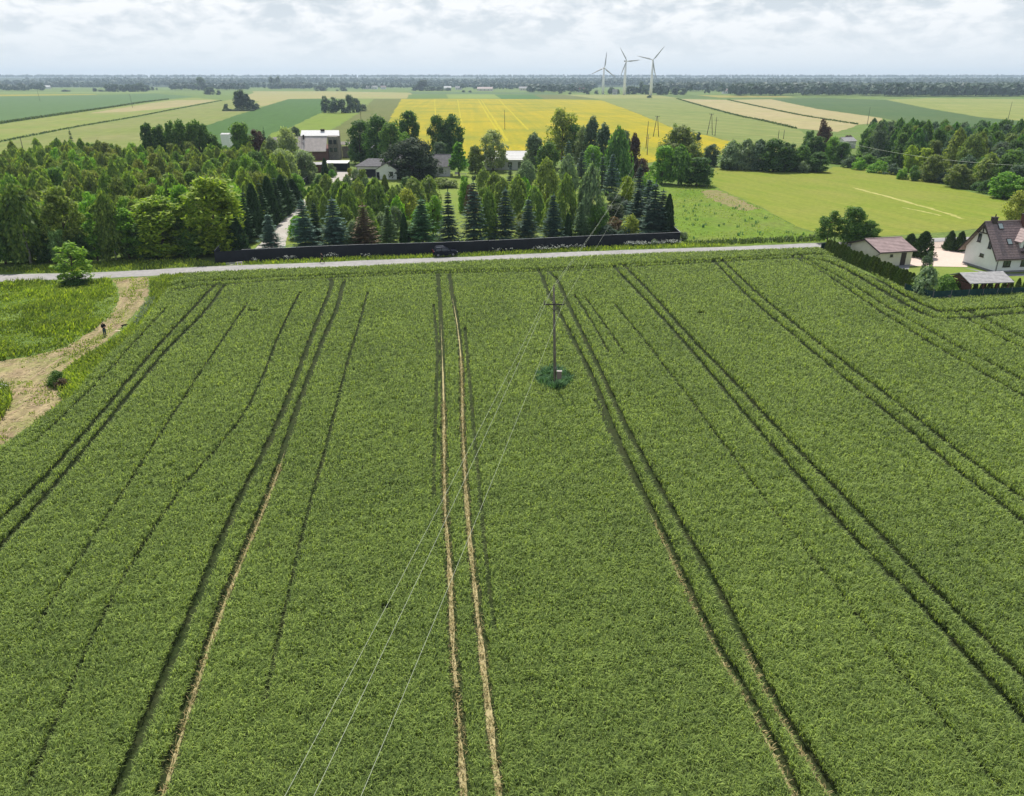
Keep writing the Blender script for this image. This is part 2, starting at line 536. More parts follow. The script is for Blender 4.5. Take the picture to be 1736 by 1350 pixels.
fld('field', 'broad yellow rapeseed field beyond the farm', [(681, 168.2), (760, 167.7), (850, 168.4), (955, 168.6), (1020, 170.3), (1064, 186), (1137, 215.5), (1238, 240), (1226, 262), (1100, 276), (900, 270), (640, 268), (650, 225), (667, 191)],
    (0.42, 0.325, 0.008), (0.30, 0.275, 0.014), (0.19, 0.225, 0.026), ((838, 214), (812, 171)), 0.046, across=0.16, along=0.004, big=0.016, fine=(0.5, 0.18))
fld('field', 'streaky pale green meadow right of the rapeseed', [(1012, 168.2), (1147, 167.8), (1200, 183.5), (1292, 205.5), (1350, 219), (1385, 240), (1330, 268), (1228, 265), (1238, 240), (1137, 215.5), (1064, 186), (1020, 170.3)],
    (0.17, 0.25, 0.075), (0.33, 0.34, 0.145), (0.24, 0.28, 0.10), ((1230, 215), (1100, 205)), 0.050, across=0.11, along=0.008, big=0.01)
fld('field', 'tan fallow strip beyond the streaky meadow', [(1152, 168.2), (1231, 169.8), (1330, 190.6), (1456, 212), (1420, 224), (1350, 218), (1292, 204.5), (1200, 182.5)],
    (0.45, 0.385, 0.255), (0.50, 0.42, 0.29), (0.39, 0.37, 0.20), ((1400, 215), (1190, 170)), 0.054)
fld('field', 'second tan fallow strip below the dark green field', [(1238, 169.6), (1308, 168.6), (1385, 185), (1496, 200.5), (1500, 207), (1456, 211.5), (1332, 189.8)],
    (0.44, 0.375, 0.25), (0.48, 0.41, 0.275), (0.40, 0.37, 0.21), ((1450, 205), (1270, 170)), 0.058)
fld('field', 'long dark green cereal field on the right of the plain', [(1308, 168.3), (1400, 166.6), (1502, 169.8), (1570, 184), (1660, 199), (1900, 222), (1900, 262), (1657, 222), (1560, 215), (1496, 200), (1385, 184.6)],
    (0.075, 0.145, 0.06), (0.095, 0.165, 0.065), (0.115, 0.17, 0.07), ((1640, 215), (1400, 172)), 0.062)
fld('field', 'pale yellow green field at the far right', [(1502, 169.2), (1580, 166.6), (1900, 171), (1900, 221), (1660, 198.6), (1570, 183.5)],
    (0.28, 0.32, 0.105), (0.35, 0.36, 0.15), (0.22, 0.29, 0.08), ((1736, 200), (1560, 172)), 0.066, across=0.12)
fld('field', 'narrow strip of yellow crop at the far left', [(-160, 163.4), (0, 163.2), (165, 160.9), (160, 160), (0, 160.6), (-160, 160.6)],
    (0.42, 0.36, 0.05), (0.36, 0.34, 0.08), None, ((0, 162), (160, 161)), 0.070)
fld('field', 'light green strip on the left horizon', [(-160, 159.8), (0, 159.4), (250, 158.2), (300, 155.6), (210, 155.6), (0, 156.4), (-160, 156.4)],
    (0.20, 0.29, 0.10), (0.24, 0.31, 0.11), None, ((0, 158), (200, 157)), 0.074)
fld('field', 'mid green strip behind the rapeseed', [(693, 161), (755, 160.2), (759, 167.4), (690, 167.6)],
    (0.13, 0.22, 0.065), (0.15, 0.24, 0.075), None, ((700, 166), (720, 161)), 0.078)
fld('field', 'pale lime strip behind the rapeseed', [(757, 160.2), (838, 160.2), (850, 168), (760, 167.4)],
    (0.24, 0.33, 0.10), (0.27, 0.35, 0.11), None, ((800, 166), (790, 161)), 0.078)
fld('field', 'emerald strip behind the rapeseed', [(839, 161), (904, 160.8), (924, 168.4), (850, 168)],
    (0.08, 0.19, 0.06), (0.10, 0.21, 0.07), None, ((880, 166), (860, 161)), 0.078)
fld('field', 'brown green strip behind the rapeseed', [(905, 160.8), (957, 160.8), (1010, 168), (924, 168.4)],
    (0.16, 0.19, 0.07), (0.19, 0.21, 0.08), None, ((960, 167), (930, 161)), 0.078)
fld('field', 'pale straw strip at the wind turbines', [(957, 160.8), (1100, 160.9), (1150, 163), (1148, 167.4), (1010, 167.8)],
    (0.30, 0.33, 0.13), (0.35, 0.36, 0.16), None, ((1080, 166), (1000, 161)), 0.082)
fld('field', 'dull green strip right of the wind turbines', [(1112, 161.2), (1300, 163.6), (1450, 166), (1300, 168), (1152, 167)],
    (0.13, 0.20, 0.07), (0.15, 0.22, 0.075), None, ((1280, 167), (1130, 162)), 0.086)
fld('field', 'mustard strip at the edge of the right forest', [(1180, 161.4), (1330, 163.4), (1350, 165.3), (1220, 165.8)],
    (0.36, 0.34, 0.10), (0.40, 0.36, 0.13), None, ((1330, 165), (1180, 162)), 0.090)
fld('field', 'blue green strip behind the left orchard clump', [(690, 156), (930, 157), (950, 160.4), (700, 159.6)],
    (0.12, 0.20, 0.10), (0.14, 0.22, 0.11), None, ((900, 159), (720, 157)), 0.090)
M['rape_track'] = field_mat('brighter rape along wheelings', (0.44, 0.365, 0.01), (0.35, 0.31, 0.012), None, 0, 0.3, 0.1, 0.05)
for i_, ln_ in enumerate([((811, 169.5), (823, 190), (839, 216), (852, 240)), ((816, 169.5), (829, 190), (846, 216), (860, 240)), ((846, 169.5), (868, 192), (895, 220)), ((776, 169.5), (780, 195), (786, 225)), ((737, 169.5), (738, 190), (740, 215))]):
    ribbon('wheel_track', pl(*ln_), 1.5 if i_ < 3 else 1.0, 0.06, M['rape_track'], 'bright yellow wheeling in the rapeseed field', 0.3, 30 + i_)
M['margin'] = leaf_mat('rough field margin', (0.095, 0.15, 0.04), trans=0.2)


def margin(px, w, h, label, n_per=3.0, size=0.7):
    """a bank of rough grass between two fields: real tufts"""
    line = pl(*px)
    pts = []
    for a, b in zip(line[:-1], line[1:]):
        k = max(1, int(np.linalg.norm(b - a) * n_per))
        t = RNG.random(k)[:, None]
        pts.append(a + (b - a) * t + RNG.normal(0, w / 3, (k, 2)))
    pts = np.concatenate(pts)
    return blades('field_margin', pts, h, size, 0.5, M['margin'], label, 'rough grass')


# ------------------------------------------------------------------ blades of grass and corn
def blades(name, pts, h, w, lean, m, label, cat='grass', base=0.0, hvar=0.3, bend=0.5, wind=(0, 0), parent=None, zbase=0.0, mz=0.62, droop=0.15):
    n = len(pts)
    w = np.broadcast_to(np.asarray(w, float), n); h = np.broadcast_to(np.asarray(h, float), n)
    a = RNG.uniform(0, 2 * math.pi, n)
    d = np.stack([np.cos(a) * lean + wind[0], np.sin(a) * lean + wind[1]], 1)
    hh = h * (1 - hvar + 2 * hvar * RNG.random(n))
    s = np.stack([-np.sin(a), np.cos(a)], 1) * (w / 2)[:, None]
    z0 = base * hh + zbase
    v = np.zeros((n, 5, 3), np.float32)
    root = pts
    mid = root + d * (hh * 0.42)[:, None]
    tip = root + d * (hh * (0.9 + bend * RNG.random(n)))[:, None]
    v[:, 0, :2] = root - s * 0.7; v[:, 0, 2] = z0
    v[:, 1, :2] = root + s * 0.7; v[:, 1, 2] = z0
    v[:, 2, :2] = mid + s; v[:, 2, 2] = z0 + (hh - (z0 - zbase)) * mz
    v[:, 3, :2] = mid - s; v[:, 3, 2] = z0 + (hh - (z0 - zbase)) * mz
    v[:, 4, :2] = tip; v[:, 4, 2] = zbase + hh * (1 - droop * bend * RNG.random(n))
    me = bpy.data.meshes.new(name)
    me.vertices.add(n * 5)
    me.vertices.foreach_set('co', v.ravel())
    idx = np.arange(n)[:, None] * 5
    loops = np.concatenate([idx + np.array([[0, 1, 2, 3]]), idx + np.array([[3, 2, 4]])], 1).ravel().astype(np.int32)
    me.loops.add(n * 7)
    me.loops.foreach_set('vertex_index', loops)
    st = (np.arange(n)[:, None] * 7 + np.array([[0, 4]])).ravel().astype(np.int32)
    me.polygons.add(n * 2)
    me.polygons.foreach_set('loop_start', st)
    rnd = np.repeat(RNG.random(n).astype(np.float32), 2)
    at = me.attributes.new('rnd', 'FLOAT', 'FACE')
    at.data.foreach_set('value', rnd)
    me.materials.append(m)
    me.update(calc_edges=True)
    o = link(name, me, parent)
    if parent is None: tag(o, label, cat, None, 'stuff')
    return o


def scatter(px, dens, world=None):
    """random ground points in a photo-position polygon; dens per m2, or a function of y ahead"""
    poly = world or gpoly(px)
    xs = [p[0] for p in poly]; ys = [p[1] for p in poly]
    dm = dens if not callable(dens) else max(dens(y) for y in np.linspace(min(ys), max(ys), 30))
    n = int((max(xs) - min(xs)) * (max(ys) - min(ys)) * dm)
    q = np.stack([RNG.uniform(min(xs), max(xs), n), RNG.uniform(min(ys), max(ys), n)], 1)
    if callable(dens):
        q = q[RNG.random(n) < np.array(dens(q[:, 1])) / dm]
    return q[inside(q, poly)]


margin([(-160, 233), (0, 210), (100, 195.2), (190, 182.3), (240, 174.5), (285, 169)], 3.0, 1.6, 'dark rough grass along the ditch on the far left', 3.0, 1.0)
margin([(-160, 271), (0, 241), (86, 224), (130, 215.6), (181, 207), (233, 198), (300, 185), (376, 170.8)], 1.6, 0.9, 'thin dark grass line across the left pasture', 2.2, 0.7)
margin([(1148, 168), (1200, 183), (1250, 196.5), (1292, 205), (1350, 218.6)], 2.4, 1.1, 'dark grass line between streaky meadow and tan strip', 2.0, 1.0)
margin([(1235, 169.8), (1330, 190.4), (1400, 203), (1456, 211.7)], 2.2, 1.0, 'dark grass line between the two tan strips', 2.0, 1.0)

# ------------------------------------------------------------------ road, path, estate ground
ROAD_UP = [(-120, 470), (0, 466), (60, 464.5), (160, 462.4), (250, 458), (340, 452.5), (410, 450), (531, 445.8), (609, 442), (734, 437.4), (800, 435.6), (935, 428.9), (1065, 424), (1230, 419), (1393, 412), (1480, 408.5), (1572, 404.5), (1640, 402), (1800, 398)]
ROAD_LO = [(-120, 483), (0, 478), (114, 473.4), (181, 471.6), (270, 467), (363, 462.6), (454, 458.2), (609, 453.2), (700, 449), (800, 444.2), (909, 440), (1039, 434), (1230, 427), (1393, 421.5), (1480, 417), (1572, 412), (1640, 409), (1800, 404)]
M['road'] = field_mat('worn pale asphalt', (0.31, 0.297, 0.288), (0.35, 0.337, 0.325), (0.265, 0.256, 0.25), rowang((500, 449), (900, 434)), 0.9, 0.05, 0.15, fine=(1.3, 0.16))
sheet('road', ROAD_UP + ROAD_LO[::-1], 0.012, M['road'], 'narrow pale asphalt road between the field and the farm', 1.5, 0.12)
M['straw'] = field_mat('cut straw and bare earth', (0.36, 0.285, 0.16), (0.22, 0.165, 0.095), (0.17, 0.20, 0.05), rowang((60, 690), (240, 500)), 0.9, 0.16, 0.25, fine=(2.2, 0.28), bump=0.5)
PATH = [(192, 474), (250, 470), (252, 495), (243, 515), (215, 548), (175, 582), (130, 607), (105, 630), (95, 655), (104, 682), (60, 716), (0, 758), (-160, 870), (-400, 900), (-400, 640), (-160, 625), (-60, 618), (0, 613), (60, 603), (110, 590), (160, 560), (188, 535), (203, 510), (200, 490)]
sheet('path', PATH, 0.016, M['straw'], 'straw strewn farm track curving from the road to the left', 0.8, 0.22)
M['lawn'] = field_mat('mown lawn', (0.145, 0.205, 0.033), (0.175, 0.235, 0.042), (0.185, 0.215, 0.052), 0.4, 0.3, 0.08, 0.06, fine=(2.0, 0.12))
sheet('lawn', [(370, 444), (480, 440), (734, 431.5), (1013, 418), (1150, 412.5), (1128, 392), (1095, 340), (1060, 300), (900, 296), (820, 292), (700, 290), (600, 292), (560, 291), (520, 318), (470, 360)], 0.008, M['lawn'], 'mown lawn of the walled farm garden', 2, 0.1)
M['drive'] = field_mat('pale gravel drive', (0.40, 0.37, 0.33), (0.47, 0.44, 0.40), (0.36, 0.33, 0.29), 0.4, 0.6, 0.2, 0.2, fine=(3, 0.12))
sheet('driveway', [(372, 449.5), (412, 448.5), (440, 428), (482, 420), (487, 402), (497, 380), (507, 362), (520, 350), (546, 335), (580, 316), (612, 302), (662, 304), (664, 296), (606, 293), (567, 290), (548, 312), (520, 334), (503, 354), (488, 366), (472, 381), (455, 401), (430, 424), (408, 436)], 0.016, M['drive'], 'pale gravel driveway from the gate up to the garages', 1.5, 0.12)
M['paver'] = field_mat('pinkish pavers', (0.58, 0.46, 0.385), (0.63, 0.51, 0.43), (0.55, 0.45, 0.38), 0.2, 1.5, 1.5, 0.3, fine=(4, 0.06))
sheet('courtyard', [(1541, 451), (1543, 431), (1572, 423), (1573, 412), (1604, 409), (1603, 421), (1640, 425), (1640, 453)], 0.016, M['paver'], 'pink paved yard between the beige shed and white house', 2, 0.02)
sheet('lawn', [(1398, 424), (1541, 424), (1541, 452), (1640, 454), (1760, 463), (1800, 463), (1800, 500), (1580, 506), (1540, 490), (1470, 455)], 0.008, M['lawn'], 'bright mown lawn round the white house', 2, 0.05)
M['slab'] = plain('grey concrete slab', (0.22, 0.22, 0.23), 0.8, 0.3)
sheet('patio', [(1503, 456), (1506, 450), (1543, 448.5), (1541, 456.5), (1526, 459)], 0.02, M['slab'], 'dark grey slab patio at the shed door', 2, 0.02)
sheet('patio', [(1640, 455.5), (1688, 464.2), (1760, 464.2), (1800, 468), (1690, 468.5), (1632, 454)], 0.02, M['slab'], 'grey paved strip along the white house', 2, 0.02)
M['mown'] = field_mat('freshly mown hay field', (0.150, 0.205, 0.020), (0.20, 0.232, 0.030), (0.215, 0.22, 0.045), rowang((1640, 380), (1290, 310)), 0.35, 0.025, 0.03, fine=(0.8, 0.16))
MOWN = [(1212, 283.5), (1300, 285), (1400, 291), (1412, 283), (1480, 285), (1560, 302), (1620, 320), (1700, 338), (1780, 352), (1800, 385), (1690, 384), (1600, 394), (1500, 400), (1400, 400), (1352, 385), (1290, 351), (1230, 325), (1204, 312)]
sheet('hay_field', MOWN, 0.02, M['mown'], 'lime green mown hay field with pale cut streaks', 4, 0.3)
M['swath'] = field_mat('pale swath', (0.42, 0.39, 0.14), (0.30, 0.31, 0.08), None, rowang((1560, 371), (1440, 317)), 0.8, 0.1, 0.2, fine=(1.2, 0.2))
ribbon('swath', pl((1446, 318.5), (1475, 326), (1520, 338), (1560, 349), (1605, 362), (1632, 371)), 1.1, 0.028, M['swath'], 'pale swath line across the hay field', 0.45)
ribbon('swath', pl((1530, 352), (1570, 360), (1595, 366)), 0.7, 0.028, M['swath'], 'short pale swath lower in the hay field', 0.3)
M['rough'] = field_mat('rough weedy pasture', (0.105, 0.180, 0.016), (0.138, 0.21, 0.024), (0.15, 0.175, 0.04), rowang((1390, 400), (1210, 320)), 0.2, 0.06, 0.09, fine=(0.9, 0.3), bump=0.4)
ROUGH = [(1120, 318), (1204, 313), (1230, 326), (1290, 352), (1352, 386), (1400, 401), (1400, 410), (1230, 417), (1160, 419), (1155, 410), (1140, 395)]
sheet('pasture', ROUGH, 0.012, M['rough'], 'rough green pasture between the dark fence and hay field', 2, 0.3)
M['purple'] = field_mat('reddish seeding grass', (0.21, 0.185, 0.08), (0.24, 0.19, 0.095), (0.17, 0.20, 0.05), rowang((1280, 355), (1205, 325)), 0.5, 0.1, 0.3, fine=(1.0, 0.25))
sheet('pasture', [(1188, 324), (1215, 322), (1250, 336), (1290, 354), (1262, 358), (1230, 347), (1200, 336)], 0.02, M['purple'], 'reddish strip of seeding grass at the pasture edge', 1.0, 0.9)

# ------------------------------------------------------------------ the wheat field
CROP = [(-150, 880), (0, 768), (74, 718), (130, 674), (174, 622), (228, 572), (268, 520), (292, 484), (318, 470.5), (365, 467), (454, 462.5), (609, 457.5), (700, 453), (800, 448), (909, 444), (1039, 437.5), (1230, 430.5), (1390, 425), (1402, 433), (1470, 464), (1535, 496), (1580, 513), (1640, 510), (1736, 503), (1850, 500), (1990, 560), (2300, 1500), (-500, 1500)]
crop_poly = gpoly(CROP)
M['shaded_floor'] = field_mat('shaded wheat floor', (0.022, 0.036, 0.010), (0.032, 0.046, 0.014), (0.042, 0.046, 0.02), 0.0, 2.0, 0.3, 0.5, fine=(3, 0.3))  # weedy earth, its colour darkened to stand in for shade between the stalks
sheet('wheat_field', CROP, 0.004, M['shaded_floor'], 'earth floor of the big wheat field', 3, 0.1)
TRAM = [
    pl((370, 486), (362, 491), (330, 526), (250, 615), (130, 760), (0, 895), (-120, 1010)), pl((386, 488), (378, 493), (347, 535), (270, 616), (150, 765), (0, 940), (-100, 1040)),
    pl((560, 478), (563, 486), (556, 508), (535, 560), (490, 680), (450, 770), (400, 870), (330, 1040), (260, 1210), (200, 1360)), pl((585, 480), (581, 490), (571, 530), (547, 585), (499, 715), (472, 800), (437, 890), (387, 1010), (332, 1170), (274, 1360)),
    pl((742, 470), (745, 500), (748, 560), (752, 680), (754, 850), (762, 960), (768, 1100), (775, 1180), (787, 1360)), pl((762, 470), (766, 500), (775, 550), (782, 620), (785, 740), (793, 880), (805, 1000), (825, 1180), (847, 1360)),
    pl((912, 464), (919, 474), (930, 503), (965, 570), (1000, 640), (1050, 760), (1120, 910), (1190, 1060), (1270, 1200), (1350, 1360)), pl((930, 466), (945, 482), (975, 548), (1010, 620), (1060, 730), (1130, 860), (1215, 1010), (1300, 1180), (1410, 1360)),
    pl((1040, 456), (1050, 468), (1090, 510), (1140, 565), (1220, 660), (1320, 780), (1430, 905), (1530, 1010), (1640, 1130), (1780, 1290)), pl((1058, 456), (1070, 468), (1110, 510), (1160, 568), (1240, 652), (1340, 760), (1450, 875), (1560, 990), (1680, 1110), (1790, 1220)),
    pl((1205, 445), (1215, 453), (1270, 510), (1350, 580), (1450, 665), (1540, 740), (1650, 830), (1790, 940)), pl((1222, 445), (1232, 454), (1290, 508), (1380, 583), (1480, 660), (1580, 740), (1690, 825), (1800, 905)),
    pl((1338, 438), (1350, 444), (1400, 470), (1480, 526), (1560, 578), (1650, 632), (1800, 718)), pl((1356, 438), (1368, 446), (1430, 479), (1510, 530), (1600, 581), (1690, 630), (1800, 688)),
    pl((1610, 532), (1628, 541), (1680, 570), (1800, 632)), pl((1632, 532), (1650, 540), (1705, 566), (1800, 612)),
    pl((278, 495), (300, 488), (345, 482), (380, 480), (470, 475), (560, 472), (650, 468), (740, 465), (830, 463), (920, 461), (1050, 454), (1200, 446), (1330, 438), (1400, 437), (1450, 456), (1520, 500), (1580, 530), (1620, 534), (1736, 526), (1850, 522)),
    pl((300, 497), (350, 490), (400, 486), (560, 477), (650, 473), (740, 469), (900, 466), (1050, 459), (1200, 450.5), (1320, 444), (1390, 446), (1440, 466), (1510, 508), (1570, 540), (1620, 546), (1736, 536), (1850, 531)),
]
THIN = [
    pl((510, 500), (480, 560), (420, 700), (300, 850), (180, 1050), (50, 1350)), pl((624, 500), (608, 560), (590, 620), (555, 760), (520, 890), (490, 1020), (450, 1200)),
    pl((990, 508), (1020, 550), (1060, 610)), pl((973, 505), (1000, 548), (1032, 606)), pl((1040, 520), (1090, 582), (1180, 700), (1290, 850), (1370, 950), (1500, 1120), (1690, 1350)),
    pl((283, 528), (240, 575), (180, 642), (60, 760)), pl((735, 520), (741, 600), (738, 720), (735, 850)), pl((788, 560), (800, 700), (818, 900), (838, 1080)),
    pl((420, 520), (340, 640), (200, 860), (60, 1080)), pl((1008, 685), (1060, 800), (1150, 960)),
]
dens = lambda y: np.clip(360 * (26.0 / (np.maximum(np.asarray(y, float), 10) + 6)) ** 1.25, 58, 330)
cp = scatter(None, dens, crop_poly)
vis = np.abs(cp[:, 0]) < 0.74 * (cp[:, 1] * PC + CAM_H * PS) + 4
cp = cp[vis & (cp[:, 1] > 17)]
print('wheat blades', len(cp))
keep = np.ones(len(cp), bool)
edge = np.zeros(len(cp))
jitw = 0.05 * vnoise(cp[:, 0], cp[:, 1], 2.2, 5)
for li_, ln in enumerate(TRAM):
    d = dist_to(cp, ln, 1.2)
    keep &= d > (0.29 if li_ < len(TRAM) - 2 else 0.54) + jitw + 0.0006 * cp[:, 1]
    edge = np.maximum(edge, np.clip(1 - (d - 0.2) / 0.5, 0, 1))
for ln in THIN:
    d = dist_to(cp, ln, 0.6)
    gap = vnoise(cp[:, 0], cp[:, 1], 0.35, 9) > -1.6
    keep &= (d > 0.11 + 0.0013 * cp[:, 1]) | ~gap
POLE = P(941, 660)
keep &= np.hypot((cp[:, 0] - POLE.x) / 1.8, (cp[:, 1] - POLE.y - 1.9) / 2.9) > 1.0 + 0.1 * vnoise(cp[:, 0], cp[:, 1], 3.0, 3)
for hx, hy, hr in ((428, 533, 0.7), (655, 1040, 0.35), (1188, 537, 0.6), (912, 606, 0.3), (945, 1000, 0.25)):
    q = P(hx, hy)
    keep &= np.hypot((cp[:, 0] - q.x) * 0.8, cp[:, 1] - q.y) > hr
cp = cp[keep]; edge = edge[keep]
far = np.clip((cp[:, 1] - 25) / 95, 0, 1)
ch = (0.72 + 0.04 * vnoise(cp[:, 0], cp[:, 1], 0.5, 21) + 0.03 * vnoise(cp[:, 0], cp[:, 1], 0.13, 25) + 0.07 * vnoise(cp[:, 0], cp[:, 1], 3.1, 22)) * (1 - 0.15 * edge)
M['wheat'] = leaf_mat('green wheat leaves', (0.215, 0.312, 0.082), trans=0.42, val=0.70, hue=0.02, patch=0.12, tint=(1.25, 1.25, 0.55))
blades('wheat_crop', cp, ch, 0.030 + 0.068 * far, 0.30, M['wheat'], 'dense green wheat filling the whole foreground field', 'wheat', base=0.42, hvar=0.17, bend=0.9, wind=(0.05, 0.03), mz=0.74, droop=0.26)

M['track'] = field_mat('dry trodden earth', (0.43, 0.365, 0.20), (0.33, 0.275, 0.15), (0.27, 0.245, 0.11), 0.0, 2.5, 1.2, 0.9, fine=(6, 0.3))


def track(line, y0, y1, w, label, breaks=(), seed=1):
    s = [p for p in spline([tuple(q) for q in line[::3]], 14) if y0 < p[1] < y1]
    runs, cur = [], []
    for p in s:
        if any(a < p[1] < b for a, b in breaks):
            if len(cur) > 2: runs.append(np.array(cur))
            cur = []
        else: cur.append(p)
    if len(cur) > 2: runs.append(np.array(cur))
    for i, r_ in enumerate(runs):
        ribbon('wheel_track', r_, w, 0.03, M['track'], label, w * 0.08, seed + i, vary=0.35)


ys = lambda y: P(0, y).y
track(TRAM[5], 10, ys(505), 0.27, 'right hand bare earth wheel track down the middle of the wheat', (), 1)
track(TRAM[4], 10, ys(545), 0.24, 'left hand bare earth wheel track down the middle of the wheat', ((ys(1180), ys(1168)),), 5)
track(TRAM[3], 10, ys(760), 0.18, 'bare earth wheel track left of centre in the wheat', (), 9)
track(TRAM[6], 10, ys(860), 0.13, 'faint earth wheel track right of centre in the wheat', ((ys(1010), ys(985)), (ys(1180), ys(1165))), 13)
track(TRAM[7], 10, ys(1080), 0.10, 'faint earth wheel track further right of centre in the wheat', (), 17)

M['rut'] = field_mat('compacted brown rut', (0.27, 0.205, 0.115), (0.36, 0.285, 0.165), (0.20, 0.16, 0.09), 0, 1.2, 0.6, 0.5, fine=(3, 0.3))
mid_ = pl((224, 470), (227, 492), (216, 522), (190, 553), (155, 584), (112, 612), (72, 640), (25, 685), (-60, 745))
nn_ = np.gradient(mid_, axis=0); nn_ /= np.linalg.norm(nn_, axis=1, keepdims=True)
for sg in (-1, 1):
    ribbon('wheel_rut', mid_ + np.stack([-nn_[:, 1], nn_[:, 0]], 1) * 0.95 * sg, 0.5, 0.022, M['rut'], ('left' if sg < 0 else 'right') + ' hand wheel rut of the straw farm track', 0.12, 44 + sg, vary=0.3)
M['straw_bits'] = leaf_mat('cut straw', (0.36, 0.285, 0.155), trans=0.1, val=0.5)
sp_ = scatter(PATH, 9)
sp_ = sp_[vnoise(sp_[:, 0], sp_[:, 1], 0.8, 51) > -0.5]
blades('cut_straw', sp_, 0.08, 0.09, 3.2, M['straw_bits'], 'cut straw lying over the farm track', 'straw', hvar=0.6, wind=(1.5, 2.2))
sg_ = scatter(PATH, 26)
sg_ = sg_[vnoise(sg_[:, 0], sg_[:, 1], 0.55, 57) + 0.5 * vnoise(sg_[:, 0], sg_[:, 1], 2.0, 58) > 0.35]
mc_ = mid_[:34]
sc_ = np.concatenate([a_ + (b_ - a_) * RNG.random(24)[:, None] + RNG.normal(0, 0.28, (24, 2)) for a_, b_ in zip(mc_[:-1], mc_[1:])])
MEADOW_LATER = np.concatenate([sg_, sc_])
bits = []
for li_, y_top, w_ in ((5, 600, 0.26), (4, 680, 0.26), (3, 780, 0.22), (6, 860, 0.16), (7, 1080, 0.14)):
    ln_ = TRAM[li_]
    for a_, b_ in zip(ln_[:-1], ln_[1:]):
        if a_[1] > ys(y_top) or a_[1] < 16: continue
        q_ = max(2, int(np.linalg.norm(b_ - a_) * 34))
        bits.append(a_ + (b_ - a_) * RNG.random(q_)[:, None] + RNG.normal(0, w_ * 0.5, (q_, 2)))
M['stubble'] = leaf_mat('dry leaf litter', (0.36, 0.31, 0.14), trans=0.2, val=0.7)
blades('leaf_litter', np.concatenate(bits), 0.16, 0.045, 0.9, M['stubble'], 'dry leaves and stalks lying in the bare wheel tracks', 'litter', hvar=0.6)
# weeds round the pole
M['weed'] = leaf_mat('blue green weeds', (0.10, 0.215, 0.095), trans=0.3, val=0.6)
a = RNG.uniform(0, 6.28, 3200); rr = np.sqrt(RNG.random(3200))
wp = np.stack([POLE.x + np.cos(a) * rr * 1.85, POLE.y + 1.9 + np.sin(a) * rr * 2.95], 1)
blades('weeds', wp, 0.62 + 0.2 * vnoise(wp[:, 0], wp[:, 1], 2.0, 61), 0.12, 0.5, M['weed'], 'patch of dark weeds round the foot of the field pole', 'weeds', hvar=0.45)

# grass: meadow on the left, verges, strip beside the path
M['meadow'] = leaf_mat('long meadow grass', (0.225, 0.33, 0.05), trans=0.38, val=0.5, hue=0.03, patch=0.4)
MEADOW = [(-60, 482), (0, 481), (114, 476.5), (185, 476), (198, 490), (201, 510), (186, 535), (158, 560), (110, 589), (60, 602), (0, 612), (-60, 617), (-220, 625), (-300, 520)]
mp_ = scatter(MEADOW, 26)
hm = 0.45 + 0.36 * vnoise(mp_[:, 0], mp_[:, 1], 0.55, 31) + 0.18 * vnoise(mp_[:, 0], mp_[:, 1], 1.7, 32)
blades('meadow_grass', mp_, np.clip(hm, 0.12, 1.1), 0.13, 0.55, M['meadow'], 'tall wavy meadow grass in the left corner by the track', 'grass', hvar=0.35, wind=(0.25, -0.05))
blades('track_grass', MEADOW_LATER, 0.16, 0.09, 0.6, M['meadow'], 'grass growing through the straw of the farm track', 'grass', hvar=0.5)
ISLE = [(-160, 690), (-60, 662), (0, 655), (16, 662), (22, 680), (12, 700), (0, 718), (-90, 770)]
blades('tall_grass', scatter(ISLE, 45), 0.8, 0.12, 0.5, M['meadow'], 'green grass island in the fork of the straw track', 'grass', hvar=0.4)
STRIP = [(254, 475), (330, 466), (320, 471), (294, 486), (270, 522), (230, 574), (176, 624), (132, 676), (76, 720), (30, 750), (64, 716), (106, 684), (98, 657), (108, 632), (134, 610), (180, 586), (222, 553), (249, 519), (256, 496)]
blades('verge_grass', scatter(STRIP, 48), 0.5, 0.11, 0.5, M['meadow'], 'bright uncut grass strip between straw track and wheat', 'grass', hvar=0.35)
VERGE_N = [(x, y - 0.6) for x, y in ROAD_UP[2:7]] + [(412, 449), (366, 449), (360, 447), (330, 440), (200, 444), (60, 452), (-60, 458)]
blades('verge_grass', scatter(VERGE_N, 16), 0.4, 0.14, 0.5, M['meadow'], 'grass verge between the road and the left wood', 'grass', hvar=0.4)
VERGE_F = [(412, 449.3), (531, 445.2), (609, 441.5), (734, 437), (800, 435), (935, 428.3), (1065, 423.4), (1230, 418.4), (1230, 416.5), (1152, 414.5), (1013, 420), (900, 426), (780, 432), (620, 437), (480, 443), (414, 446.2)]
blades('verge_grass', scatter(VERGE_F, 22), 0.45, 0.13, 0.5, M['meadow'], 'grass verge along the foot of the dark fence', 'grass', hvar=0.5)
VERGE_S = [(x, y + 0.4) for x, y in ROAD_LO[4:14]] + [(1393, 425), (1230, 430.5), (1039, 437.5), (909, 444), (800, 448), (700, 453), (609, 457.5), (454, 462.5), (365, 467), (300, 471), (275, 472)]
blades('verge_grass', scatter(VERGE_S, 26), 0.42, 0.12, 0.5, M['meadow'], 'thin grass verge between the road and the wheat', 'grass', hvar=0.4)
tuft = scatter(ROUGH, 1.6)
tuft = tuft[vnoise(tuft[:, 0], tuft[:, 1], 0.3, 41) > -0.4]
blades('pasture_grass', tuft, 0.24, 0.16, 0.9, M['meadow'], 'uneven tufts of grass on the rough pasture', 'grass', hvar=0.6)
tw = scatter([(1150, 340), (1220, 335), (1330, 385), (1380, 402), (1240, 410), (1165, 408)], 0.05)
tw = np.concatenate([tw + RNG.normal(0, 0.22, tw.shape) for _ in range(6)])
blades('dock_plants', tw, 0.55, 0.17, 0.4, M['weed'], 'dark dock plants dotted over the rough pasture', 'weeds', hvar=0.4)
